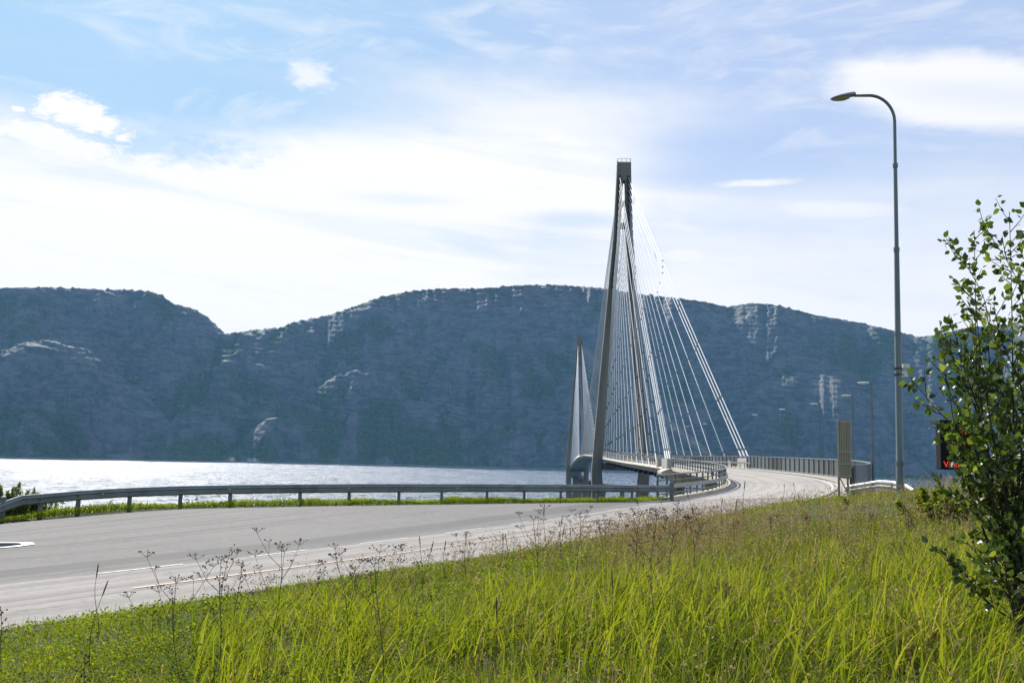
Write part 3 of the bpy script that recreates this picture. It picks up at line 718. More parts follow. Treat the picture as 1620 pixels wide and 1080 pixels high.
# underdeck service tubes
for Dq in range(132, 280, 9):
    mb = MB(); s = s_at(Dq); t_, n_ = frame(s); c = line(s, 0.0, -1.4); mb.box(c, n_*0.55, t_*0.5, (0,0,0.3)); part(mb, 'anchor_recess', M_black, bridge)
# pylons
PTOP = EYE + 90.2
SP1, SP2 = s_at(287), s_at(712)
LEG = [(91.8,2.15,2.0,3.4),(86.4,2.3,2.0,3.4),(68,3.05,2.15,3.5),(41,5.25,2.6,3.7),(20,6.9,2.75,3.9),(-3,8.6,3.0,4.2),(-16,8.25,3.9,4.8),(-34,8.0,4.8,5.6),(-52,7.8,5.6,6.4)]   # z, outer half width, leg width, depth
def leg_at(zr):
    zz_ = [l[0] for l in LEG][::-1]; return [float(np.interp(zr, zz_, [l[k] for l in LEG][::-1])) for k in (1,2,3)]
M_anch = mat('dark_anchor_steel', (0.045,0.042,0.04), 0.7)
def pylon(s):
    t_, n_ = frame(s); c0 = line(s, OC); c0[2] = EYE
    legs = MB()
    for sg in (-1, 1):
        rings = []
        for z, ow, w, d in LEG:
            # chamfered rectangular leg
            o1, o2 = sg*ow, sg*(ow-w); ch = 0.28
            lo, hi = min(o1,o2), max(o1,o2); q = []
            for oo, dd in ((lo+ch,-d/2),(hi-ch,-d/2),(hi,-d/2+ch),(hi,d/2-ch),(hi-ch,d/2),(lo+ch,d/2),(lo,d/2-ch),(lo,-d/2+ch)):
                q.append(c0 + n_*oo + t_*dd + np.array([0,0,z]))
            rings.append(q)
        legs.loft(rings)
    py = part(legs, 'pylon', M_conc, bridge)
    b = MB(); b.box(c0+np.array([0,0,88.9]), n_*2.17, t_*1.72, (0,0,2.93)); 
    part(b, 'pylon_head', M_conc, bridge, parent=py)
    for z in (72, 79):                       # webs tying the legs under the head
        b = MB(); b.box(c0+np.array([0,0,z]), n_*0.9, t_*0.9, (0,0,0.8)); part(b, 'tie_web', M_conc, bridge, parent=py)
    b = MB(); zd = line(s, OC)[2]-EYE; b.box(c0+np.array([0,0,zd-2.6]), n_*5.9, t_*1.3, (0,0,1.0)); part(b, 'cross_beam', M_conc, bridge, parent=py)
    b = MB()
    for sx in (-2.0, -0.7, 0.7, 2.0):
        for sy in (-1.6, 1.6): b.tube([c0+n_*sx+t_*sy+np.array([0,0,91.8]), c0+n_*sx+t_*sy+np.array([0,0,93.0])], 0.06, 6)
    for sy in (-1.6,1.6): b.tube([c0-n_*2.0+t_*sy+np.array([0,0,93.0]), c0+n_*2.0+t_*sy+np.array([0,0,93.0])], 0.05, 6)
    for sx in (-2.0,2.0): b.tube([c0+n_*sx-t_*1.6+np.array([0,0,93.0]), c0+n_*sx+t_*1.6+np.array([0,0,93.0])], 0.05, 6)
    part(b, 'top_railing', M_galvd, bridge, parent=py)
    # anchor heads, toothed down the inside of the legs
    for sg in (-1,1):
        for sd_ in (-1, 1):
            b = MB(); rings = []
            for k in range(18):
                for dz_, dp in ((1.0,0.12),(0.35,0.12),(0.3,0.75),(-0.5,0.55),(-0.6,0.12)):
                    z = 86.6-2.0*k+dz_; ow, w, d = leg_at(z); c = c0+n_*sg*(ow-w*0.5)+np.array([0,0,z])
                    rings.append([c-n_*0.4+t_*sd_*(d/2-0.05), c+n_*0.4+t_*sd_*(d/2-0.05), c+n_*0.4+t_*sd_*(d/2+dp), c-n_*0.4+t_*sd_*(d/2+dp)])
            b.loft(rings); part(b, 'stay_anchor_strip', M_anch, bridge, parent=py)
    return py
pylon(SP1); pylon(SP2)
# stays
def stay(mb, p0, p1, r, collars):
    p0 = np.asarray(p0); p1 = np.asarray(p1); d = p1-p0; L = np.linalg.norm(d); u = d/L
    pts = []; N = 6
    for i in range(N+1):
        f = i/N; q = p0+d*f; q = q - np.array([0,0,1])*L*0.004*4*f*(1-f); pts.append(q)
    mb.tube(pts, r, 6, 0)
    # guide pipe at the deck with its black boot
    mb.tube([p0-u*0.2, p0+u*2.3], r*1.45, 8, 0); mb.tube([p0+u*2.2, p0+u*2.65], r*2.1, 8, 1)
    for h in collars:
        f = (h-p0[2])/(p1[2]-p0[2])
        if 0.03 < f < 0.97:
            q = p0+d*f - np.array([0,0,1])*L*0.004*4*f*(1-f); mb.tube([q-u*0.28, q+u*0.28], r*2.0, 8, 1)
stays = []
NF = 17
for sp, sides in ((SP1, (-1, 1)), (SP2, (-1, 1))):
    t_, n_ = frame(sp); c0 = line(sp, OC); c0[2] = EYE
    for sd_ in sides:
        side_span = (sp == SP1 and sd_ == -1) or (sp == SP2 and sd_ == 1)
        Lmax = (sp-S127-1.0) if side_span else (SP2-SP1)/2-6
        for k in range(NF):
            if side_span: dist = Lmax-2.3*k if k < 3 else (Lmax-12.5)*(NF-k-0.35)/(NF-3)
            else: dist = Lmax*(NF-k-0.3)/NF
            zt = 87.0-2.0*k; ow, w, d = leg_at(zt)
            for pl in (-1, 1):
                sd_s = sp+sd_*dist; o = OC+pl*5.25
                p0 = line(sd_s, o, 0.1); 
                if side_span and k < 3 : p0 = line(sd_s, o, 1.3)
                if side_span and k == 3: p0 = line(sd_s, o, 0.9)
                p1 = c0 + n_*pl*(ow-w*0.5) + t_*sd_*(d/2+0.2) + np.array([0,0,zt])
                L = np.linalg.norm(p1-p0)
                col = [EYE+(8,19,30,43)[q]*(1-0.03*k) + (2.5 if pl > 0 else 0) for q in range(4) if (k*5+q*3+(pl>0)) % 4 or k < 3] if side_span and sp == SP1 else []
                stays.append((p0[1] + (0 if pl < 0 else 5), p0, p1, 0.082 if k < 3 else 0.066 if side_span else 0.06, col, k, pl, sd_, sp))
stays.sort(key=lambda q: q[0])
rest = MB()
for i, (_, p0, p1, r, col, k, pl, sd_, sp) in enumerate(stays):
    if i < 100: 
        mb = MB(); stay(mb, p0, p1, r, col); part(mb, 'stay_cable', M_stay, bridge, mats=[M_stay, M_black])
    else: stay(rest, p0, p1, r*1.05, col)
ro = part(rest, 'stay_cable', M_stay, bridge, mats=[M_stay, M_black]); tag(ro, kind='stuff')
# concrete blocks under the backstays
for pl in (-1, 1):
    for sc_, hw, hl, hh in ((S127+3.2, 0.5, 3.0, 0.62), (S127+12.5, 0.45, 1.0, 0.45)):
        t_, n_ = frame(sc_); mb = MB(); c = line(sc_, OC+pl*5.25, 0.02+hh)
        mb.box(c, n_*hw, t_*hl, (0,0,hh)); part(mb, 'anchor_block', M_block, bridge, bevel=0.04)

# ------------------------------------------------------------------ left railing of the bridge
rail_l = empty('bridge_railing', line(S50, -0.7), 'dark steel post and rail railing sweeping round the left edge of the bridge', 'railing')
def railtube(o, h, s0, s1, r, n=6, step=1.0, sq=None):
    mb = MB(); k = int((s1-s0)/step)+1
    if sq:
        rings = []
        for s in np.linspace(s0, s1, k):
            rings.append([line(s, o-sq[0], h-sq[1]), line(s, o+sq[0], h-sq[1]), line(s, o+sq[0], h+sq[1]), line(s, o-sq[0], h+sq[1])])
        mb.loft(rings)
    else: mb.tube([line(s, o, h) for s in np.linspace(s0, s1, k)], r, n)
    return mb
OL = -0.7
for h, sq in ((1.38,(0.05,0.045)), (1.06,(0.035,0.035)), (0.72,(0.06,0.11)), (0.34,(0.035,0.035))):
    part(railtube(OL+ (0.1 if h == 0.72 else 0), h, S50-1.2, s_at(880), 0, step=2.0, sq=sq), 'rail', M_galv if h in (0.72,1.38) else M_galvd, rail_l)
s = S50-1.0; npost = 0
while s < SP2 and npost < 96:
    t_, n_ = frame(s); mb = MB(); c = line(s, OL-0.03, 0.76); mb.box(c, n_*0.05, t_*0.04, (0,0,0.63)); part(mb, 'post', M_galvd, rail_l)
    s += 2.0 if s < S127 else 2.6; npost += 1
# ------------------------------------------------------------------ panel fence on the right side
OF = 9.25; SF0 = s_at(40.5)-4.0; 
SF0 = S50-5.5
fence = empty('panel_fence', line(SF0, OF), 'grey steel panel fence with pale top rail along the right edge of the bridge', 'fence')
sF1 = s_at(880)
V = []; Fc = []; TN = []; q = SF0; i = 0
while q < sF1:
    st = 1.0 if q < S127 else 3.0
    for (x0, x1) in ((q+0.02, q+st-0.02),):
        nsl = 4
        for j in range(nsl):
            a0 = x0+(x1-x0)*j/nsl; a1 = x0+(x1-x0)*(j+0.86)/nsl; tn = random.random()*0.22+0.85*vnoise(np.array([q*0.18]), np.array([2.0]))[0]
            b0 = len(V)
            for ss_, oo in ((a0, OF), (a1, OF), (a1, OF+0.03), (a0, OF+0.03)):
                V.append(line(ss_, oo, 0.13)); V.append(line(ss_, oo, 1.50))
            for k in range(4): a_, b_ = b0+2*k, b0+2*((k+1)%4); Fc.append((a_, b_, b_+1, a_+1))
            TN += [tn]*8
    q += st
def panel_mat():
    m = bpy.data.materials.new('fence_panel_steel'); m.use_nodes = True; t = NT(m.node_tree); b = t.n['Principled BSDF']
    at = t.node('ShaderNodeAttribute', attribute_name='tint')
    t.l.new(t.ramp(at.outputs['Fac'], [(0.15,(0.045,0.042,0.032)),(0.4,(0.09,0.098,0.095)),(0.7,(0.15,0.17,0.175)),(1,(0.21,0.225,0.225))]), b.inputs['Base Color'])
    b.inputs['Roughness'].default_value = 0.5; b.inputs['Metallic'].default_value = 0.2; return m
o = mesh_obj('infill_panels', V, np.array(Fc), panel_mat(), fence, attrs={'tint': TN}); o.data.transform(Matrix.Translation(-Vector(fence.location)))
part(railtube(OF, 1.56, SF0-0.1, sF1, 0, step=1.5, sq=(0.06,0.04)), 'top_rail', M_galv, fence)
part(railtube(OF-0.06, 0.10, SF0-0.1, sF1, 0, step=1.5, sq=(0.03,0.04)), 'bottom_rail', M_galv, fence)
q = SF0; i = 0
while q < s_at(230) and i < 98:
    t_, n_ = frame(q); mb = MB(); c = line(q, OF-0.07, 0.76); mb.box(c, n_*0.04, t_*0.03, (0,0,0.76)); part(mb, 'post', M_galvd, fence); q += 2.0 if q < S127 else 3.0; i += 1
mb = MB(); t_, n_ = frame(SF0); c = line(SF0-0.35, OF-0.1, 0.5); mb.box(c, n_*0.1, t_*0.30, (0,0,0.92)); part(mb, 'end_post', mat('dark_end_cover', (0.06,0.06,0.055), 0.6, 0.2, 0.3, 5), fence)

# W-beam profile
def wbeam(pts, hlow, name, root, material, side):
    """pts: ground points; beam profile faces 'side' (unit normal per point computed from path)"""
    prof = [(0.0,0.0),(0.02,0.02),(0.075,0.06),(0.075,0.09),(0.01,0.13),(0.01,0.18),(0.075,0.22),(0.075,0.25),(0.02,0.29),(0.0,0.31)]
    prof2 = [(a-0.006, b) for a, b in prof[::-1]]
    rings = []
    for i, p in enumerate(pts):
        d = pts[min(i+1,len(pts)-1)]-pts[max(i-1,0)]; d[2] = 0; d = d/np.linalg.norm(d); nn = np.array([d[1], -d[0], 0])*side
        rings.append([p + nn*a_ + np.array([0,0,hlow+b_]) for a_, b_ in prof+prof2])
    mb = MB(); mb.loft(rings); return part(mb, name, material, root, smooth=False)
def resample(P_, step):
    P_ = np.asarray(P_); L = np.concatenate([[0], np.cumsum(np.linalg.norm(np.diff(P_, axis=0), axis=1))]); n = max(2, int(L[-1]/step)+1); q = np.linspace(0, L[-1], n)
    return np.stack([np.interp(q, L, P_[:,k]) for k in range(3)], 1)
gr = empty('guardrail', RAIL[10], 'long galvanised crash barrier on posts between the lay-by and the fjord', 'guardrail')
rp_ = catmull(RAIL[1:], 0.7); 
# keep the barrier's bends crisp where it turns down at the left
XA, XB = P(42,790,32.5)[0], P(-60,830,30.5)[0]
for q in rp_: q[2] -= 0.62*max(0.0, min(1.0, (XA-q[0])/(XA-XB)))
wbeam(rp_, 0.42, 'beam', gr, M_rail, 1)
mb = MB(); 
tr_ = [p+np.array([0,0,0.735]) for p in rp_]; mb.tube(tr_, 0.035, 6); part(mb, 'top_tube', M_galv, gr)
for q in RAIL[1:-1]:
    d = np.array([1.0,0.1,0]); mb = MB(); mb.box(q+np.array([0.0,0.12,0.15]), (0.055,0,0), (0,0.07,0), (0,0,0.6)); mb.box(q+np.array([0.0,0.03,0.62]), (0.05,0,0), (0,0.05,0), (0,0,0.12)); part(mb, 'post', M_galvd, gr)
mb = MB(); c = RAIL[-1]; mb.box(c+np.array([0.1,0.1,0.35]), (0.10,0,0), (0,0.1,0), (0,0,0.6)); part(mb, 'end_post', M_galvd, gr)
# reflectors on the beam
for k in range(8, len(rp_)-10, 5):
    p = rp_[k]; mb = MB(); mb.box(p+np.array([0,-0.03,0.6]), (0.045,0,0), (0,0.012,0), (0,0,0.022)); part(mb, 'reflector', M_white, gr)
# barrier on the inside of the right footway, ending in mid-bridge
gb = empty('bridge_barrier', line(s_at(120), 8.1), 'pale steel barrier rail in front of the panel fence, ending beside the backstays', 'barrier')
part(railtube(8.3, 0.72, s_at(121), s_at(640), 0, step=2.0, sq=(0.05,0.09)), 'beam', M_galv, gb)
q = s_at(122)
for i in range(70):
    t_, n_ = frame(q); mb = MB(); mb.box(line(q, 8.42, 0.38), n_*0.04, t_*0.05, (0,0,0.38)); part(mb, 'post', M_galvd, gb); q += 3.0
# short barrier beyond the fence
e0 = line(SF0-0.6, OF-0.35)
SB = np.array([e0, P(1392,776,38.0), P(1412,778,36.5), P(1432,783,35.0), P(1446,790,34)])
SB[:,2] = [e0[2]+0.05, EYE-1.12, EYE-1.12, EYE-1.18, EYE-1.35]
sb = empty('guardrail', SB[2], 'short bright crash barrier between the fence end and the grassy mound', 'guardrail')
wbeam(resample(SB, 0.8), 0.32, 'beam', sb, mat('bright_galvanised', (0.42,0.44,0.44), 0.4, 0.5, 0.2, 3), 1)
for f in (0.12, 0.4, 0.7, 0.92):
    q = resample(SB, 0.2); p = q[int(f*(len(q)-1))]; mb = MB(); mb.box(p+np.array([0,0.1,0.1]), (0.05,0,0), (0,0.05,0), (0,0,0.5)); part(mb, 'post', M_galvd, sb)

# ------------------------------------------------------------------ bridge lamps
names = ['first','second','third','fourth','fifth','sixth','seventh','eighth','ninth','tenth','eleventh','twelfth']
lamps = [(63.5,6.85),(78,6.8),(93,6.85),(107,6.9),(121,6.8),(139,6.8),(160,6.9),(180,7.1),(200,7.1),(217,7.1),(235,7.2)]
for i, (D, hgt_) in enumerate(lamps):
    s = s_at(D); 
    for _ in range(20):
        q = line(s, OF+0.25); s += (D-q[1])*0.8
    b_ = line(s, OF+0.25); t_, n_ = frame(s)
    L = empty('street_lamp', b_, f'slim grey lamp behind the panel fence, {names[i]} of the row counted from the fence end' if i else 'slim grey bridge lamp nearest the camera, standing at the near end of the panel fence', 'street lamp', 'lamps along the bridge')
    mb = MB(); mb.tube([b_, b_+np.array([0,0,hgt_*0.42])], 0.085, 8); mb.tube([b_+np.array([0,0,hgt_*0.42]), b_+np.array([0,0,hgt_])], 0.055, 8); part(mb, 'pole', M_pole, L)
    mb = MB(); tp = b_+np.array([0,0,hgt_]); hd = -n_
    mb.tube([tp+np.array([0,0,-0.03]), tp+hd*0.25+np.array([0,0,0.02])], 0.035, 6); part(mb, 'arm', M_pole, L)
    mb = MB(); rings = []
    for f, wd, th in ((0.0,0.05,0.04),(0.1,0.12,0.07),(0.45,0.15,0.085),(0.8,0.12,0.06),(0.92,0.05,0.03)):
        c = tp+hd*(0.12+f*0.82)+np.array([0,0,0.03]); rings.append([c+t_*wd*math.cos(a_)+np.array([0,0,1])*th*math.sin(a_) for a_ in np.linspace(0, 2*math.pi, 9)[:-1]])
    mb.loft(rings); part(mb, 'lamp_head', M_white, L, smooth=True)

# ------------------------------------------------------------------ the tall lamp near the camera
DL = 23.0
lb = P(1424.5, 790, DL); lb[2] = float(land(np.array([lb[0]]), np.array([lb[1]]))[0][0])-0.1
L = empty('street_lamp', lb, 'tall galvanised street lamp with curved arm rising from the grassy mound', 'street lamp')
def lz(py): return P(1420, py, DL)[2]
mb = MB(); X0, Y0 = lb[0], lb[1]
rp2 = [(lb[2],0.095),(lz(734),0.092),(lz(733),0.084),(lz(530),0.078),(lz(528),0.070),(lz(396),0.062),(lz(394),0.052),(lz(263),0.046)]
mb.tube([(X0, Y0, z) for z, r in rp2], [r for z, r in rp2], 16)
for py, r in ((733,0.1),(529,0.084),(395,0.072),(262,0.064)): mb.tube([(X0,Y0,lz(py)-0.05),(X0,Y0,lz(py)+0.05)], r, 16)
part(mb, 'pole', M_pole, L, smooth=True)
mb = MB(); zt = lz(262); top = P(1390, 152, DL)[2]; R = 0.62; pts = [(X0,Y0,zt), (X0, Y0, top-R*1.05)]
for k in range(1, 13):
    a_ = math.pi/2*k/12; pts.append((X0-R*0.98*(1-math.cos(a_)), Y0, top-R*1.05+R*1.05*math.sin(a_)))
pts.append((X0-1.02, Y0, top-0.02)); mb.tube(pts, [0.040]*2+[0.038]*12+[0.032], 12); part(mb, 'arm', M_pole, L, smooth=True); L.rotation_euler = (0, 0.0085, 0)
hc = np.array([X0-0.98, Y0, top-0.0]); hd = np.array([-0.97,0,-0.20]); hd /= np.linalg.norm(hd); up_ = np.array([-0.2,0,0.97]); sdv = np.array([0,1,0])
mb = MB(); rings = []
for f, wd, th in ((0.0,0.05,0.055),(0.02,0.085,0.085),(0.12,0.11,0.09),(0.3,0.135,0.085),(0.6,0.135,0.07),(0.85,0.10,0.045),(0.97,0.05,0.02)):
    c = hc+hd*f*0.66
    rings.append([c+sdv*wd*math.cos(a_)+up_*(th*math.sin(a_) if math.sin(a_) > 0 else 0.02*math.sin(a_)) for a_ in np.linspace(0, 2*math.pi, 17)[:-1]])
mb.loft(rings); hd_o = part(mb, 'lamp_head', M_lampgrey, L, smooth=True)
mb = MB(); rings = []
for f, wd, th in ((0.2,0.04,0.01),(0.26,0.10,0.045),(0.45,0.12,0.07),(0.7,0.115,0.06),(0.88,0.07,0.03),(0.93,0.03,0.008)):
    c = hc+hd*f*0.66-up_*0.02; rings.append([c+sdv*wd*math.cos(a_)-up_*th*abs(math.sin(a_)) if math.sin(a_) <= 0 else c+sdv*wd*math.cos(a_) for a_ in np.linspace(0, 2*math.pi, 17)[:-1]])
mb.loft(rings); part(mb, 'lamp_glass', M_glass, L, parent=hd_o, smooth=True)
# sensor on the pole
sn = P(1431.5, 586, DL)
S_ = empty('traffic_sensor', sn, 'small white detector unit strapped to the tall lamp pole', 'sensor')
mb = MB(); mb.box(sn+np.array([0.02,0,0.10]), (0.07,0,0), (0,0.10,0), (0,0,0.055)); mb.box(sn+np.array([-0.01,0,-0.03]), (0.045,0,0.02), (0,0.05,0), (-0.02,0,0.09)); mb.box(sn+np.array([0.0,0,-0.13]), (0.055,0,0), (0,0.06,0), (0,0,0.035)); part(mb, 'housing', M_white, S_, bevel=0.01)
mb = MB(); mb.box(sn+np.array([-0.07,0,0.05]), (0.05,0,0), (0,0.02,0), (0,0,0.015)); mb.box(sn+np.array([-0.07,0,-0.1]), (0.05,0,0), (0,0.02,0), (0,0,0.015))
for dz in (0.05,-0.1): mb.tube([(X0,Y0,sn[2]+dz-0.012),(X0,Y0,sn[2]+dz+0.012)], 0.1, 16)
part(mb, 'strap', M_black, S_)

# ------------------------------------------------------------------ back of the tall sign
DS = 34.5
sb0 = P(1328, 790, DS); sb1 = P(1346, 790, DS); sg0 = float(land(np.array([sb0[0]]), np.array([sb0[1]]))[0][0])
sign = empty('road_sign', (0.5*(sb0[0]+sb1[0]), DS, sg0), 'back of a tall narrow olive-grey road sign on two posts beside the bridge', 'road sign')
zt, zb = P(1335,664,DS)[2], P(1337,756,DS)[2]; xl, xr = P(1324,710,DS)[0], P(1346.5,710,DS)[0]
xm = 0.5*(xl+xr); hw = 0.5*(xr-xl)*1.12; an = 0.38; sx = np.array([math.cos(an), math.sin(an)*1.0, 0]); sy = np.array([-math.sin(an), math.cos(an), 0])
cs = np.array([xm, DS, 0.5*(zt+zb)]); hh = 0.5*(zt-zb)
mb = MB(); mb.box(cs, sx*hw, sy*0.012, (0,0,hh))
n_r = 8
for k in range(n_r):                         # pressed vertical ribs
    mb.box(cs+sx*hw*(-0.92+1.84*k/(n_r-1))-sy*0.026, sx*hw*0.055, sy*0.013, (0,0,hh*0.995))
part(mb, 'sign_panel', M_olive, sign)
mb = MB()
for zz_ in (-0.93, -0.1, -0.52, 0.93): mb.box(cs+np.array([0,0,hh*zz_])-sy*0.05, sx*hw*1.0, sy*0.008, (0,0,0.02))
part(mb, 'cross_rail', M_olive, sign)
mb = MB(); mb.box(cs+sy*0.016, sx*hw*0.97, sy*0.003, (0,0,hh*0.97))
for k in range(5): mb.box(cs+sy*0.02+np.array([0,0,hh*(0.7-0.3*k)]), sx*hw*1.01, sy*0.004, (0,0,0.05), 1 if k%2 else 0)
part(mb, 'sign_face', M_olive, sign, mats=[mat('sign_yellow',(0.6,0.42,0.04),0.4), mat('sign_red',(0.5,0.05,0.03),0.4)])
for k in (-0.68, 0.72):
    mb = MB(); b_ = cs+sx*hw*k+sy*0.07; mb.tube([(b_[0],b_[1],sg0-0.3),(b_[0],b_[1],zt-0.05)], 0.036, 10); part(mb, 'leg', M_galvd, sign)
mb = MB(); b_ = cs+sx*hw*0.72-sy*0.07; mb.tube([(b_[0],b_[1]-0.1,sg0+0.1), tuple(cs+sx*hw*0.1+sy*0.35+np.array([0,0,-hh+0.1]))], 0.022, 8); part(mb, 'brace', M_galvd, sign)

# ------------------------------------------------------------------ LED wind warning sign behind the shrub
DV = 21.0
v0, v1 = P(1483, 664, DV), P(1562, 744, DV); cx = 0.5*(v0[0]+v1[0]); cz = 0.5*(v0[2]+v1[2]); hw, hh = 0.5*(v1[0]-v0[0]), 0.5*(v0[2]-v1[2])
gz0 = float(land(np.array([cx]), np.array([DV]))[0][0])
led = empty('warning_display', (cx, DV, gz0), 'black roadside display with red warning triangle and wind text behind the shrub', 'display sign')
mb = MB(); mb.box((cx, DV, cz), (hw,0,0), (0,0.12,0), (0,0,hh)); part(mb, 'housing', M_dark, led, bevel=0.015)
mb = MB(); mb.box((cx+0.02, DV+0.05, 0.5*(gz0+cz)-0.2), (0.06,0,0), (0,0.06,0), (0,0,0.5*(cz-gz0)+0.2)); part(mb, 'post', M_galv, led)
tri = []; tc_ = np.array([cx-0.06, DV-0.128, cz+0.1])
mb = MB(); Rt = 0.30
cor = [tc_+Rt*np.array([math.sin(a_), 0, math.cos(a_)]) for a_ in (0, 2*math.pi/3, 4*math.pi/3)]
for i in range(3): mb.tube([cor[i], cor[(i+1)%3]], 0.014, 6)
mb.tube([tc_+np.array([0,0,-0.02]), tc_+np.array([0,0,0.16])], 0.018, 6); mb.tube([tc_+np.array([0,0,-0.1]), tc_+np.array([0,0,-0.07])], 0.018, 6)
part(mb, 'warning_triangle', M_led, led)
fc = bpy.data.curves.new('wind_text', 'FONT'); fc.body = 'Vind   :'; fc.size = 0.19; fc.extrude = 0.004
fo = bpy.data.objects.new('tmp', fc); C.objects.link(fo); bpy.context.view_layer.update()
me = bpy.data.meshes.new_from_object(fo); bpy.data.objects.remove(fo)
to = bpy.data.objects.new('wind_text', me); link(to, led); me.materials.clear(); me.materials.append(M_led)
me.transform(Matrix.Translation((float(v0[0])+0.05-cx, -0.126, float(v1[2])+0.05-gz0)) @ Matrix.Rotation(math.radians(90), 4, 'X'))

# ------------------------------------------------------------------ grass and weeds
def scatter(n, D0, D1, a0=-31.5, a1=31.5, power=1.0):
    """random ground points in front of the camera between two distances"""
    D = np.sqrt(RNG.uniform(D0**2, D1**2, n)) if power == 1 else D0+(D1-D0)*RNG.random(n)**power
    th = np.radians(RNG.uniform(a0, a1, n)); return D*np.tan(th)*0.98, D
def keep_bank(x, y, omin=7.55):
    z, s, o, d = land(x, y); k = (o > omin-7.5+width(s)) & (d < 0.6); return x[k], y[k], z[k], o[k]
def blades(name, pts, h, w, tint, lean=0.35, segs=3, material=M_grass, bendk=0.6, windy=(0.25,0.0)):
    x, y, z = pts; n = len(x); an = RNG.uniform(0, 2*math.pi, n)
    bx, by = np.cos(an), np.sin(an)                       # blade width direction
    la = RNG.uniform(0, 2*math.pi, n); lm = lean*RNG.random(n)
    lx = lm*np.cos(la)+windy[0]*RNG.random(n)*0.7; ly = lm*np.sin(la)+windy[1]
    V = np.zeros((n, (segs+1)*2, 3)); T = np.zeros((n, (segs+1)*2))
    for k in range(segs+1):
        f = k/segs; ww = w*(1-f**1.6)*0.5+0.0004; b = f**(1+bendk)
        cx = x+lx*h*b; cy = y+ly*h*b; cz = z-0.02+h*f*(1-0.25*np.hypot(lx,ly)*f)
        for j, sg in enumerate((-1,1)):
            V[:,2*k+j,0] = cx+sg*bx*ww; V[:,2*k+j,1] = cy+sg*by*ww; V[:,2*k+j,2] = cz; T[:,2*k+j] = np.clip(tint, 0, 1)
    b = (np.arange(n)*(segs+1)*2)[:,None]; fs = []
    for k in range(segs): fs.append(np.stack([b[:,0]+2*k, b[:,0]+2*k+1, b[:,0]+2*k+3, b[:,0]+2*k+2], 1))
    return V.reshape(-1,3), np.concatenate(fs), T.ravel()
def merge(parts):
    V = []; Fc = []; T = []; b = 0
    for v, f, t_ in parts: V.append(v); Fc.append(f+b); T.append(t_); b += len(v)
    return np.concatenate(V), np.concatenate(Fc), np.concatenate(T)
def leaves(pts, size, tint, upk=0.6):
    """small folded leaf faces: two triangles each as a quad"""
    x, y, z = pts; n = len(x); an = RNG.uniform(0, 2*math.pi, n); el = RNG.uniform(-0.5, 0.9, n)*upk
    d = np.stack([np.cos(an)*np.cos(el), np.sin(an)*np.cos(el), np.sin(el)], 1)
    r = RNG.normal(size=(n,3)); sd_ = np.cross(d, r); sd_ /= np.linalg.norm(sd_, axis=1)[:,None]+1e-9
    c = np.stack([x, y, z], 1); s = size[:,None]
    nr = np.cross(d, sd_)
    V = np.stack([c, c+d*s*0.55+sd_*s*0.38+nr*s*0.08, c+d*s, c+d*s*0.5-sd_*s*0.38+nr*s*0.08], 1)
    f = (np.arange(n)*4)[:,None]+np.arange(4)[None]
    return V.reshape(-1,3), f, np.repeat(np.clip(tint,0,1), 4)
def patchy(x, y, sc_, seed): return fbm(x*sc_, y*sc_, 4, seed)

# zone weight: left foreground is low leafy weed, the middle and right tall grass, upper right dry seed grass
def zones(x, y):
    az = np.degrees(np.arctan2(x, y)); tall = 1/(1+np.exp(-(az+12+ (patchy(x,y,0.7,3)-0.5)*60)/4.5))*1/(1+np.exp((y-9.0-np.clip((az-2)*0.35,-2,5))/1.6))
    dry = np.clip((patchy(x, y, 0.35, 8)-0.36)*6, 0, 1)*1/(1+np.exp(-(y-10)/1.8))*1/(1+np.exp(-(az-2)/3.0))*(1-0.75/(1+np.exp(-(az-15)/2.0)))
    return tall, dry
parts = []
for n, D0, D1, h0, h1, w in ((22000,2.6,6,0.17,0.40,0.0075),(60000,6,12,0.13,0.33,0.0075),(80000,12,22,0.10,0.28,0.010),(75000,22,46,0.10,0.26,0.015)):
    x, y = scatter(n, D0, D1); x, y, z, o = keep_bank(x, y); tl_, dr_ = zones(x, y); m_ = len(x)
    clump = patchy(x, y, 2.2, 12)
    h = (h0+(h1-h0)*RNG.random(m_)**1.4)*(0.40+0.72*tl_)*(0.25+2.4*np.clip(clump-0.22,0,1)**1.3); h = np.where(o < 7.3, h*0.6, h); h *= np.where(y > 22, 0.8, 1.0)
    tint = 0.42+0.12*tl_+0.9*(patchy(x, y, 0.7, 15)-0.48)+0.95*(patchy(x, y, 3.0, 16)-0.5)+0.20*RNG.normal(size=m_)+dr_*0.20
    tint = np.where(RNG.random(m_) < 0.11, 0.97, tint)
    tint = np.where((tint > 0.86) & (RNG.random(m_) < 0.45), 0.55, tint)
    wv_ = w*(0.5+0.9*RNG.random(m_))*(0.75+0.6*tl_)
    parts.append(blades('g', (x,y,z), h, wv_, tint, 1.05, 3 if D0 > 10 else 4, windy=(0.30,-0.05)))
# short turf between the low weeds
for n, D0, D1, hh0, w_ in ((60000,3.5,9,0.085,0.0045),(90000,9,17,0.11,0.007),(70000,17,42,0.12,0.012)):
    x, y = scatter(n, D0, D1, -33, 31); x, y, z, o = keep_bank(x, y, 7.5); tl_, dr_ = zones(x, y); k = RNG.random(len(x)) < (1.15-tl_); x, y, z = x[k], y[k], z[k]; m_ = len(x)
    parts.append(blades('g', (x,y,z), hh0*(0.4+1.1*RNG.random(m_)), w_*(0.6+0.8*RNG.random(m_)), 0.50+0.8*(patchy(x,y,1.1,19)-0.5)+0.16*RNG.normal(size=m_), 1.1, 2))
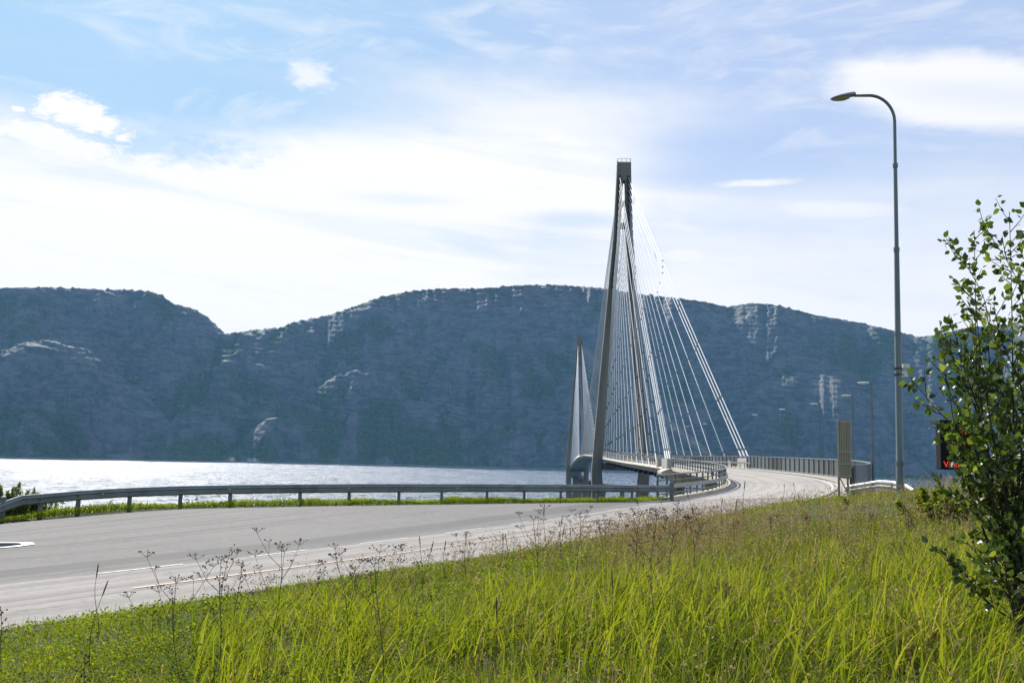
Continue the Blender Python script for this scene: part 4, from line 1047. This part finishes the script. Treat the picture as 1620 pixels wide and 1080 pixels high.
# the long broad leaning blades of the middle foreground
x, y = scatter(6000, 2.8, 9.5, -18, 28); x, y, z, o = keep_bank(x, y, 8.6); m_ = len(x); cl = patchy(x, y, 1.1, 33); k = cl > 0.46; x, y, z = x[k], y[k], z[k]; m_ = len(x)
parts.append(blades('g', (x,y,z), 0.32+0.30*RNG.random(m_), 0.010+0.009*RNG.random(m_), 0.5+0.27*RNG.random(m_), 0.8, 5, windy=(0.6,-0.05), bendk=0.9))
V, Fc, T = merge(parts)
gro = mesh_obj('grass', V, Fc, M_grass, attrs={'tint': T}); tag(gro, 'long yellow-green grass covering the bank in front of the road', 'grass', kind='stuff')
parts = []
for n, D0, D1, s0 in ((80000,3.5,9,0.022),(80000,9,17,0.027),(50000,17,44,0.042)):
    x, y = scatter(n, D0, D1, -32, 31); x, y, z, o = keep_bank(x, y, 7.55); tl_, dr_ = zones(x, y); k = RNG.random(len(x)) < (1.05-0.75*tl_); x, y, z, tl_, o = x[k], y[k], z[k], tl_[k], o[k]; m_ = len(x)
    cl = patchy(x, y, 1.6, 44); zz_ = z + RNG.random(m_)**1.2*(0.03+0.40*np.clip(cl-0.25,0,1))*np.clip((o-width(proj(x,y)[0]))/1.2+0.25,0.25,1); tint = 0.45+0.9*(patchy(x,y,0.9,45)-0.5)+0.16*RNG.normal(size=m_); tint = np.where(RNG.random(m_) < 0.02, 1, np.minimum(tint, 0.86))
    parts.append(leaves((x,y,zz_), s0*(0.6+0.9*RNG.random(m_)), tint))
V, Fc, T = merge(parts)
wo_ = mesh_obj('low_weeds', V, Fc, M_weed, attrs={'tint': T}); tag(wo_, 'low leafy weeds and clover on the near verge of the road', 'weeds', kind='stuff')
# dry seed heads: fine stems with a fuzzy tip
parts = []
for n, D0, D1, h0, w in ((6000,3.5,11,0.40,0.0032),(16000,11,20,0.40,0.005),(14000,20,42,0.32,0.009)):
    x, y = scatter(n, D0, D1, -16, 32); x, y, z, o = keep_bank(x, y, 9.0); tl_, dr_ = zones(x, y); k = RNG.random(len(x)) < 0.20+0.5*dr_; x, y, z = x[k], y[k], z[k]; m_ = len(x)
    h = h0*(0.6+0.7*RNG.random(m_)); seed_t = RNG.random(m_)
    v, f, t_ = blades('d', (x,y,z), h, np.full(m_, w), seed_t, 0.3, 3, windy=(0.3,0)); parts.append((v,f,t_))
    tip = v.reshape(m_, 8, 3)[:, 6]
    for r_ in range(5):
        off = RNG.normal(size=(m_,3))*np.array([0.012,0.012,0.035])*(1+w*60); q = tip+off-np.array([0,0,0.03]); parts.append(leaves((q[:,0],q[:,1],q[:,2]), np.full(m_, 0.016+w*1.6), seed_t, 1.4))
V, Fc, T = merge(parts)
do_ = mesh_obj('dry_grass', V, Fc, M_dry, attrs={'tint': T}); tag(do_, 'brown dry seed-head grass on the upper part of the bank', 'dry grass', kind='stuff')
# strip of weeds under the guard rail
parts = []
q = resample(RAIL, 0.05); n = len(q)
for rep in range(34):
    j = RNG.integers(0, n, 900); off = RNG.uniform(-1.05, 1.25, 900); x = q[j,0]+RNG.normal(size=900)*0.1; y = q[j,1]+off; z, s, o, d = land(x, y); 
    k = (d < 0.5) & (np.abs(off) < 1.3); 
    # keep off the asphalt
    vy = np.interp(x, VG[:,0], VG[:,1]); k &= y > vy-0.03
    x, y, z = x[k], y[k], z[k]; m_ = len(x); z = np.maximum(z, np.interp(x, RAIL[:,0], RAIL[:,2])-0.35)
    hh_ = 0.20*(0.15+1.5*np.clip(patchy(x, y*0.3, 0.9, 66)-0.3,0,1)+0.6*patchy(x,y,3.0,70)**2)
    if rep % 3: parts.append(leaves((x,y,z+RNG.random(m_)*hh_), 0.045+0.035*RNG.random(m_), 0.35+0.9*(patchy(x,y,0.6,67)-0.4)+0.2*RNG.random(m_)))
    else: parts.append(blades('v', (x,y,z), hh_*(0.8+1.0*RNG.random(m_)), np.full(m_,0.02), 0.4+0.3*RNG.random(m_), 0.5, 3))
V, Fc, T = merge(parts)
vo = mesh_obj('verge_weeds', V, Fc, M_weed, attrs={'tint': T}); tag(vo, 'strip of green weeds under the crash barrier', 'weeds', kind='stuff')

# ------------------------------------------------------------------ dead umbel stalks, each a thing
def umbel(px, pybase, pytop, D, lean=0.0, kind=0, seed=0):
    rg = random.Random(seed*31+7)
    b_ = P(px, pybase, D); gz_ = float(land(np.array([b_[0]]), np.array([D]))[0][0]); tz = P(px, pytop, D)[2]
    hgt_ = max(0.25, tz-gz_); r = 0.0014+0.0011*D*0.11
    o = empty('dead_weed', (b_[0], D, gz_), '', 'weed')
    st = MB(); hd_ = MB(); base = np.array([b_[0], D, gz_-0.03]); pts = []
    for i in range(7):
        f = i/6; pts.append(base+np.array([lean*hgt_*f+0.03*math.sin(f*5+seed)*hgt_, 0.02*math.sin(f*4+seed*2), hgt_*f*(0.97 if kind == 0 else 0.9)]))
    st.tube(pts, [r*1.7*(1-0.55*i/6) for i in range(7)], 5)
    def head(c, R, n, dirv):
        for k in range(n):
            a_ = rg.uniform(0, 2*math.pi); rr = R*math.sqrt(rg.random()); q = c+np.array([math.cos(a_)*rr, math.sin(a_)*rr, R*(0.55+0.25*rg.random())-rr*0.25])+dirv*R*0.2
            st.tube([c, q], r*0.4, 3, caps=False)
            s_ = (0.003+0.0035*rg.random())*(0.8+D*0.04); hd_.tube([q-np.array([0,0,s_*0.7]), q, q+np.array([0,0,s_*0.8])], [s_*0.4, s_, s_*0.3], 5)
    if kind == 0:                            # branched umbellifer
        nb = rg.choice((5,6,7))
        for i in range(nb):
            f = 0.45+0.5*i/nb; p = np.array([np.interp(f*6, range(7), [q[k] for q in pts]) for k in range(3)]); a_ = i*2.4+seed; L_ = hgt_*(0.36-0.16*i/nb)*rg.uniform(0.8,1.2)
            d_ = np.array([math.cos(a_)*0.75, math.sin(a_)*0.45, 0.85]); mid_ = p+d_*L_*0.5+np.array([0,0,-0.02]); q = p+d_*L_+np.array([0,0,L_*0.12])
            st.tube([p, mid_, q], [r*0.9, r*0.7, r*0.5], 4); head(q, 0.045+0.02*rg.random(), 9, d_*0.2)
            if rg.random() < 0.6:
                q2 = mid_+np.array([math.cos(a_+1.2)*0.5, 0, 0.8])*L_*0.45; st.tube([mid_, q2], r*0.5, 4); head(q2, 0.035, 6, d_*0.1)
        head(pts[-1], 0.06, 12, np.zeros(3))
    elif kind == 1:                          # narrow spike, plantain or timothy
        tp_ = pts[-1]; d_ = pts[-1]-pts[-2]; d_ /= np.linalg.norm(d_); R = 0.006*(0.7+D*0.035); hd_.tube([tp_-d_*0.02, tp_+d_*0.02, tp_+d_*0.09, tp_+d_*0.12], [R*0.5, R, R*0.9, R*0.2], 6)
    else:                                    # dock-like stalk with bits all along
        for i in range(26):
            f = 0.5+0.5*i/26; p = np.array([np.interp(f*6, range(7), [q[k] for q in pts]) for k in range(3)]); s_ = 0.008*(0.7+D*0.03)
            q = p+np.array([rg.uniform(-1,1), rg.uniform(-1,1), rg.uniform(-0.2,1)])*0.035; st.tube([p,q], r*0.4, 3, caps=False); hd_.tube([q-np.array([0,0,s_]), q, q+np.array([0,0,s_])], [s_*0.3,s_,s_*0.3], 5)
    bn_ = len(st.v); st.v += hd_.v; st.f += [tuple(i+bn_ for i in f) for f in hd_.f]; st.m += hd_.m; part(st, 'stalk', M_twig, o)
    return o
KN = ['branching dead umbel stalk', 'thin dead spike of a weed', 'dead dock stalk studded with seeds']
def wlabel(i, kind, px, py):
    side = 'at the far left of' if px < 250 else 'left of the middle on' if px < 650 else 'in the middle of' if px < 1050 else 'right of the middle on' if px < 1350 else 'towards the shrub on'
    tall = 'tall' if i % 2 == 0 else 'shorter'
    return None
UM = [ # px, base y, top y, distance, lean, kind
 (338,1010,872,6.6,0.05,0),(300,1060,905,5.6,-0.1,0),(352,960,842,9.0,0.02,2),(373,975,865,8.2,0.0,2),(430,1015,852,6.8,0.02,0),(560,990,872,7.4,-0.18,0),(600,1075,875,5.5,-0.02,0),
 (155,965,893,9.5,-0.03,1),(143,985,920,8.0,0.1,1),(480,945,880,9.5,0.25,2),(8,1010,940,8.0,-0.1,2),(130,1075,1015,6.0,0.0,2),
 (665,910,850,12,0.0,1),(700,915,858,12,0.05,1),(740,935,843,10,-0.05,0),(668,930,858,10.5,0.1,1),(793,905,846,13,0.0,1),(800,900,848,13,0.0,1),(845,955,812,9.0,0.0,0),(863,905,802,13,-0.02,1),(887,895,818,14,0.0,1),(888,910,835,13,0.0,1),(905,900,838,14,-0.1,1),(915,900,808,13,0.0,0),(950,890,835,14,0.0,1),(955,895,820,14,0.05,0),
 (1000,925,805,9.5,0.1,0),(1035,985,803,7.0,0.0,0),(1060,940,800,9,0.05,0),(1095,880,803,15,0.0,1),(1100,905,815,11,-0.1,0),(1165,830,758,14,0.15,1),(1117,835,770,15,-0.3,1),(1142,830,790,18,0.0,1),(1168,850,838,16,0.0,0),
 (1240,800,766,30,0.0,1),(1257,800,764,30,0.0,1),(1264,802,784,30,0.0,1),(1220,880,808,15,0.0,2),(1160,895,790,13,0.05,1),(1290,905,845,12,0.0,1),(1210,950,905,8.5,0.0,0),(1150,990,925,7.5,0.0,0),(1380,880,820,16,0,2),(1440,885,838,14,0,0),(1340,870,830,18,0,0),(1280,880,832,16,0,0),(1230,870,825,17,0,0),(960,1000,905,7.0,0.05,1),(770,1060,950,6.0,0.1,1)]
for i, (px, pb, pt, D, ln, kd) in enumerate(UM):
    o = umbel(px, pb, pt, D, ln, kd, i)
    same = sorted((u[0], j) for j, u in enumerate(UM) if u[5] == kd); k_ = same.index((px, i)); rl = len(same)-1-k_
    ODN = ['','second','third','fourth','fifth','sixth','seventh','eighth','ninth','tenth','eleventh','twelfth']
    if k_ <= 7 and k_ <= rl: od_ = (ODN[k_]+' from the left' if k_ else 'leftmost')
    elif rl <= 7: od_ = (ODN[rl]+' from the right' if rl else 'rightmost')
    elif kd == 1 and px < 930: od_ = ODN[k_]+' from the left'
    else: od_ = ODN[min(rl, 11)]+' from the right'
    tag(o, f"{['dead branching umbel','thin dead spike weed','dead dock stalk'][kd]} on the grassy bank, {od_} of the {['umbels','spikes','dock stalks'][kd]}", 'weed', ['dead umbel stalks on the bank','dead weed spikes on the bank','dead dock stalks on the bank'][kd])

# ------------------------------------------------------------------ shrubs with leaves
def leafmesh(P0, Dr, size, tint):
    """ovate leaves with a midrib fold: 6 outline points + 2 spine points"""
    n = len(P0); up = RNG.normal(size=(n,3)); sd_ = np.cross(Dr, up); sd_ /= np.linalg.norm(sd_, axis=1)[:,None]+1e-9; nr = np.cross(Dr, sd_)
    s = size[:,None]; cup = RNG.uniform(0.05,0.22,n)[:,None]; cv = RNG.uniform(-0.25,0.1,n)[:,None]
    def pt(a_, b_): return P0 + Dr*s*a_ + sd_*s*b_ + nr*s*(abs(b_)*cup*1.6 + cv*a_*a_)
    Vv = np.stack([pt(0,0), pt(0.22,0.33), pt(0.55,0.38), pt(0.85,0.17), pt(1.05,0), pt(0.85,-0.17), pt(0.55,-0.38), pt(0.22,-0.33), pt(0.38,0), pt(0.72,0)], 1)
    F1 = np.array([(0,1,8,0),(1,2,9,8),(2,3,4,9),(4,5,6,9),(9,6,7,8),(7,0,8,7)])
    F1 = np.array([(8,0,1,2),(8,2,3,9),(9,3,4,5),(9,5,6,8),(8,6,7,0)])
    f = (np.arange(n)*10)[:,None,None]+F1[None]
    return Vv.reshape(-1,3), f.reshape(-1,4), np.repeat(tint, 10)
def shrub(name, base, stems, leafsize, nleaf, label, cat, material=M_leaf, r0_=0.016, spread=0.05, seed=1):
    """stems: list of polylines (world points), each grows side twigs carrying leaves"""
    rg = np.random.default_rng(seed); o = empty(name, base, label, cat); tk = MB(); LP = []; LD = []
    for st in stems:
        st = np.asarray(st, float); c = catmull3(st, 0.06); n = len(c); Ls = n*0.06
        rad = [max(0.002, r0_*0.62*(1-i/n)*min(1.0, Ls/1.2)) for i in range(n)]; tk.tube(c, rad, 6)
        for i in range(3, n, 1):
            f = i/n
            if rg.random() < 0.85 and i < n-1:
                d = c[min(i+1,n-1)]-c[i-1]; d /= np.linalg.norm(d)+1e-9; sd_ = np.cross(d, rg.normal(size=3)); sd_ /= np.linalg.norm(sd_)
                L = rg.uniform(0.10, 0.34)*(1-0.5*f)*min(1, Ls/1.0); tw = (d*0.6+sd_*0.8+np.array([0,0,0.25])); tw /= np.linalg.norm(tw)
                e1 = c[i]+tw*L*0.5; e2 = c[i]+tw*L+np.array([0,0,0.02]); tk.tube([c[i], e1, e2], [0.003,0.0022,0.0014], 4, caps=False)
                k = rg.integers(6, 12)
                for j in range(k):
                    q = c[i]+(e2-c[i])*(0.25+0.75*j/(k-1)); LP.append(q); ld = tw*0.4+rg.normal(size=3)*0.6+np.array([0,0,-0.15]); LD.append(ld/np.linalg.norm(ld))
            if f > 0.4 or rg.random() < 0.3:
                q = c[i]; ld = rg.normal(size=3)*0.8+np.array([0,0,0.1]); LP.append(q); LD.append(ld/np.linalg.norm(ld))
    LP = np.array(LP); LD = np.array(LD)
    part(tk, 'trunk', M_bark, o, smooth=True)
    # a short petiole offset
    LP = LP + LD*0.012
    V, Fc, T = leafmesh(LP, LD, leafsize*rg.uniform(0.55,1.25,len(LP)), np.clip(rg.random(len(LP))**1.2, 0, 1))
    V = V - np.array(base)
    mesh_obj('crown', V, Fc, material, o, attrs={'tint': T}); return o
def catmull3(p, step): return catmull(np.asarray(p, float), step)
DT = 5.3
tb = P(1610, 1010, DT); tb[2] = float(land(np.array([tb[0]]), np.array([tb[1]]))[0][0])
def S(pts, d0=DT, dd=0.0):
    out = []
    for i, q in enumerate(pts):
        out.append(P(q[0]+12, q[1], d0 + dd*i/max(1,len(pts)-1) + (q[2] if len(q) > 2 else 0)))
    return out
b0 = (1600, 1000)
stems = [
 S([b0,(1590,930),(1568,850),(1545,760),(1525,680),(1512,600),(1500,520)], DT, 0.15),
 S([b0,(1592,900),(1580,800),(1560,700),(1545,600),(1535,520),(1530,455)], DT, -0.2),
 S([b0,(1598,880),(1600,780),(1592,680),(1590,560),(1588,450),(1585,335)], DT, 0.1),
 S([b0,(1606,850),(1612,700),(1610,560),(1600,450),(1570,395),(1538,352)], DT, -0.1),
 S([b0,(1612,880),(1635,760),(1645,640),(1640,520),(1622,420),(1612,365)], DT, 0.25),
 S([(1590,900),(1565,840),(1530,800),(1505,780)], DT, -0.25),
 S([(1575,800),(1550,740),(1515,700),(1478,665)], DT, 0.2),
 S([(1565,760),(1530,690),(1500,640),(1478,590)], DT, -0.25),
 S([(1555,700),(1520,620),(1495,560),(1480,520)], DT, 0.25),
 S([(1598,985),(1560,960),(1520,915),(1480,875)], DT, -0.2),
 S([(1596,960),(1570,905),(1545,870),(1528,838)], DT, 0.2),
 S([(1605,990),(1650,900),(1680,780),(1690,640),(1670,520)], DT, 0.1),
 S([(1600,940),(1580,880),(1555,800),(1570,700),(1575,600),(1562,520)], DT, 0.35),
 S([(1600,800),(1615,700),(1600,600),(1572,540),(1560,480)], DT, -0.3),
 S([(1600,900),(1570,800),(1535,740),(1495,715)], DT, 0.05),
 S([(1595,860),(1600,760),(1580,650),(1548,590),(1520,560)], DT, -0.1),
 S([(1606,960),(1625,820),(1628,700),(1618,600),(1608,480)], DT, 0.3),
 S([(1598,900),(1585,820),(1590,740),(1560,650),(1530,620)], DT, 0.4),
]
S_more = [S([(1600,1000),(1575,960),(1550,950),(1530,925)], DT, 0.2), S([(1600,995),(1585,950),(1560,900),(1550,860)], DT, -0.45), S([(1602,1000),(1612,940),(1606,880),(1590,820)], DT, -0.3), S([(1602,1000),(1625,950),(1640,900),(1630,850)], DT, -0.2), S([(1600,1000),(1590,960),(1580,900),(1600,840)], DT, -0.6),
 S([(1592,930),(1560,800),(1530,730),(1500,700)], DT, -0.4), S([(1592,930),(1560,780),(1540,700),(1505,690),(1490,740)], DT, 0.3),
 S([(1596,960),(1575,850),(1550,790),(1520,750),(1500,760)], DT, -0.1), S([(1600,900),(1600,820),(1575,720),(1545,650),(1515,600)], DT, 0.5), S([(1600,900),(1590,820),(1560,740),(1545,700),(1540,640)], DT, -0.5),
 S([(1600,980),(1580,940),(1555,920),(1540,880)], DT, 0.3), S([(1610,900),(1640,800),(1600,700),(1600,600)], DT, 0.5)]
rj = random.Random(3); extra = []
for st in stems:
    k0 = st[0]; off = np.array([rj.uniform(-0.13,0.10), rj.uniform(-0.25,0.25), rj.uniform(-0.12,0.06)])
    extra.append([k0] + [q+off*min(1, (i+1)/3) for i, q in enumerate(st[1:])])
stems += extra[:11] + S_more
shrub('young_tree', tb, stems, 0.041, 0, 'tall young leafy broadleaf tree at the right edge of the picture', 'tree', seed=5)

def bush(px, py, D, rx, ry, hgt_, nl, ls, label, seed, cat='bush', material=M_bush, name='bush'):
    rg = np.random.default_rng(seed); b_ = P(px, py, D); b_[2] = max(float(land(np.array([b_[0]]), np.array([b_[1]]))[0][0]), b_[2]-0.3)
    o = empty(name, b_, label, cat); tk = MB(); LP = []
    nst = max(5, int(rx*34))
    for i in range(nst):
        a_ = rg.uniform(0, 2*math.pi); rr = math.sqrt(rg.random()); tip = b_+np.array([math.cos(a_)*rx*rr, math.sin(a_)*ry*rr, hgt_*rg.uniform(0.6,1.05)*(1-0.5*rr*rr)])
        root = b_+np.array([math.cos(a_)*rx*rr*0.5, math.sin(a_)*ry*rr*0.5, -0.05]); tk.tube([root, (root+tip)/2+rg.normal(size=3)*0.04, tip], [0.008,0.006,0.003], 4)
        m_ = nl//nst; f = rg.random(m_)**0.8; q = root+(tip-root)*f[:,None]+rg.normal(size=(m_,3))*np.array([0.07,0.07,0.05])*(1.25-f[:,None]); LP.append(q)
    LP = np.concatenate(LP); LD = rg.normal(size=LP.shape)+np.array([0,0,0.3]); LD /= np.linalg.norm(LD, axis=1)[:,None]
    part(tk, 'trunk', M_bark, o)
    V, Fc, T = leafmesh(LP, LD, ls*rg.uniform(0.6,1.3,len(LP)), rg.random(len(LP))); mesh_obj('crown', V-b_, Fc, material, o, attrs={'tint': T}); return o
bush(1478, 822, 15.5, 0.8, 0.6, 0.56, 7500, 0.05, 'low rounded green bush on the mound left of the young tree', 3, material=M_weed)
# scrub growing on the fjord slope behind the barrier
for i, (px, pt, D, rx, h_, nl, lb_) in enumerate([(10,765,33.2,1.05,1.35,14000,'dark leafy bush behind the barrier at the left edge of the picture'),(48,778,34.5,0.75,1.1,8000,'dark leafy bush behind the barrier, second from the left edge'),(78,772,36,0.22,1.35,500,'thin upright sapling behind the barrier where its end bends down'),(92,790,36,0.25,0.95,420,'small low sapling just right of the thin upright one behind the barrier'),(175,788,37.5,0.3,0.8,420,'small bush seen under the barrier near its bend'),(232,795,38,0.5,0.75,420,'sparse bush seen under the barrier, third gap from the left'),(305,788,38.5,0.35,0.85,400,'leafy sapling poking just above the barrier beam'),(340,798,38.6,0.3,0.6,260,'tiny bush under the barrier beside the leafy sapling')]):
    bush(px, 812, D, rx, 0.35, h_*1.15, nl, 0.055, lb_, 20+i, name='bush')
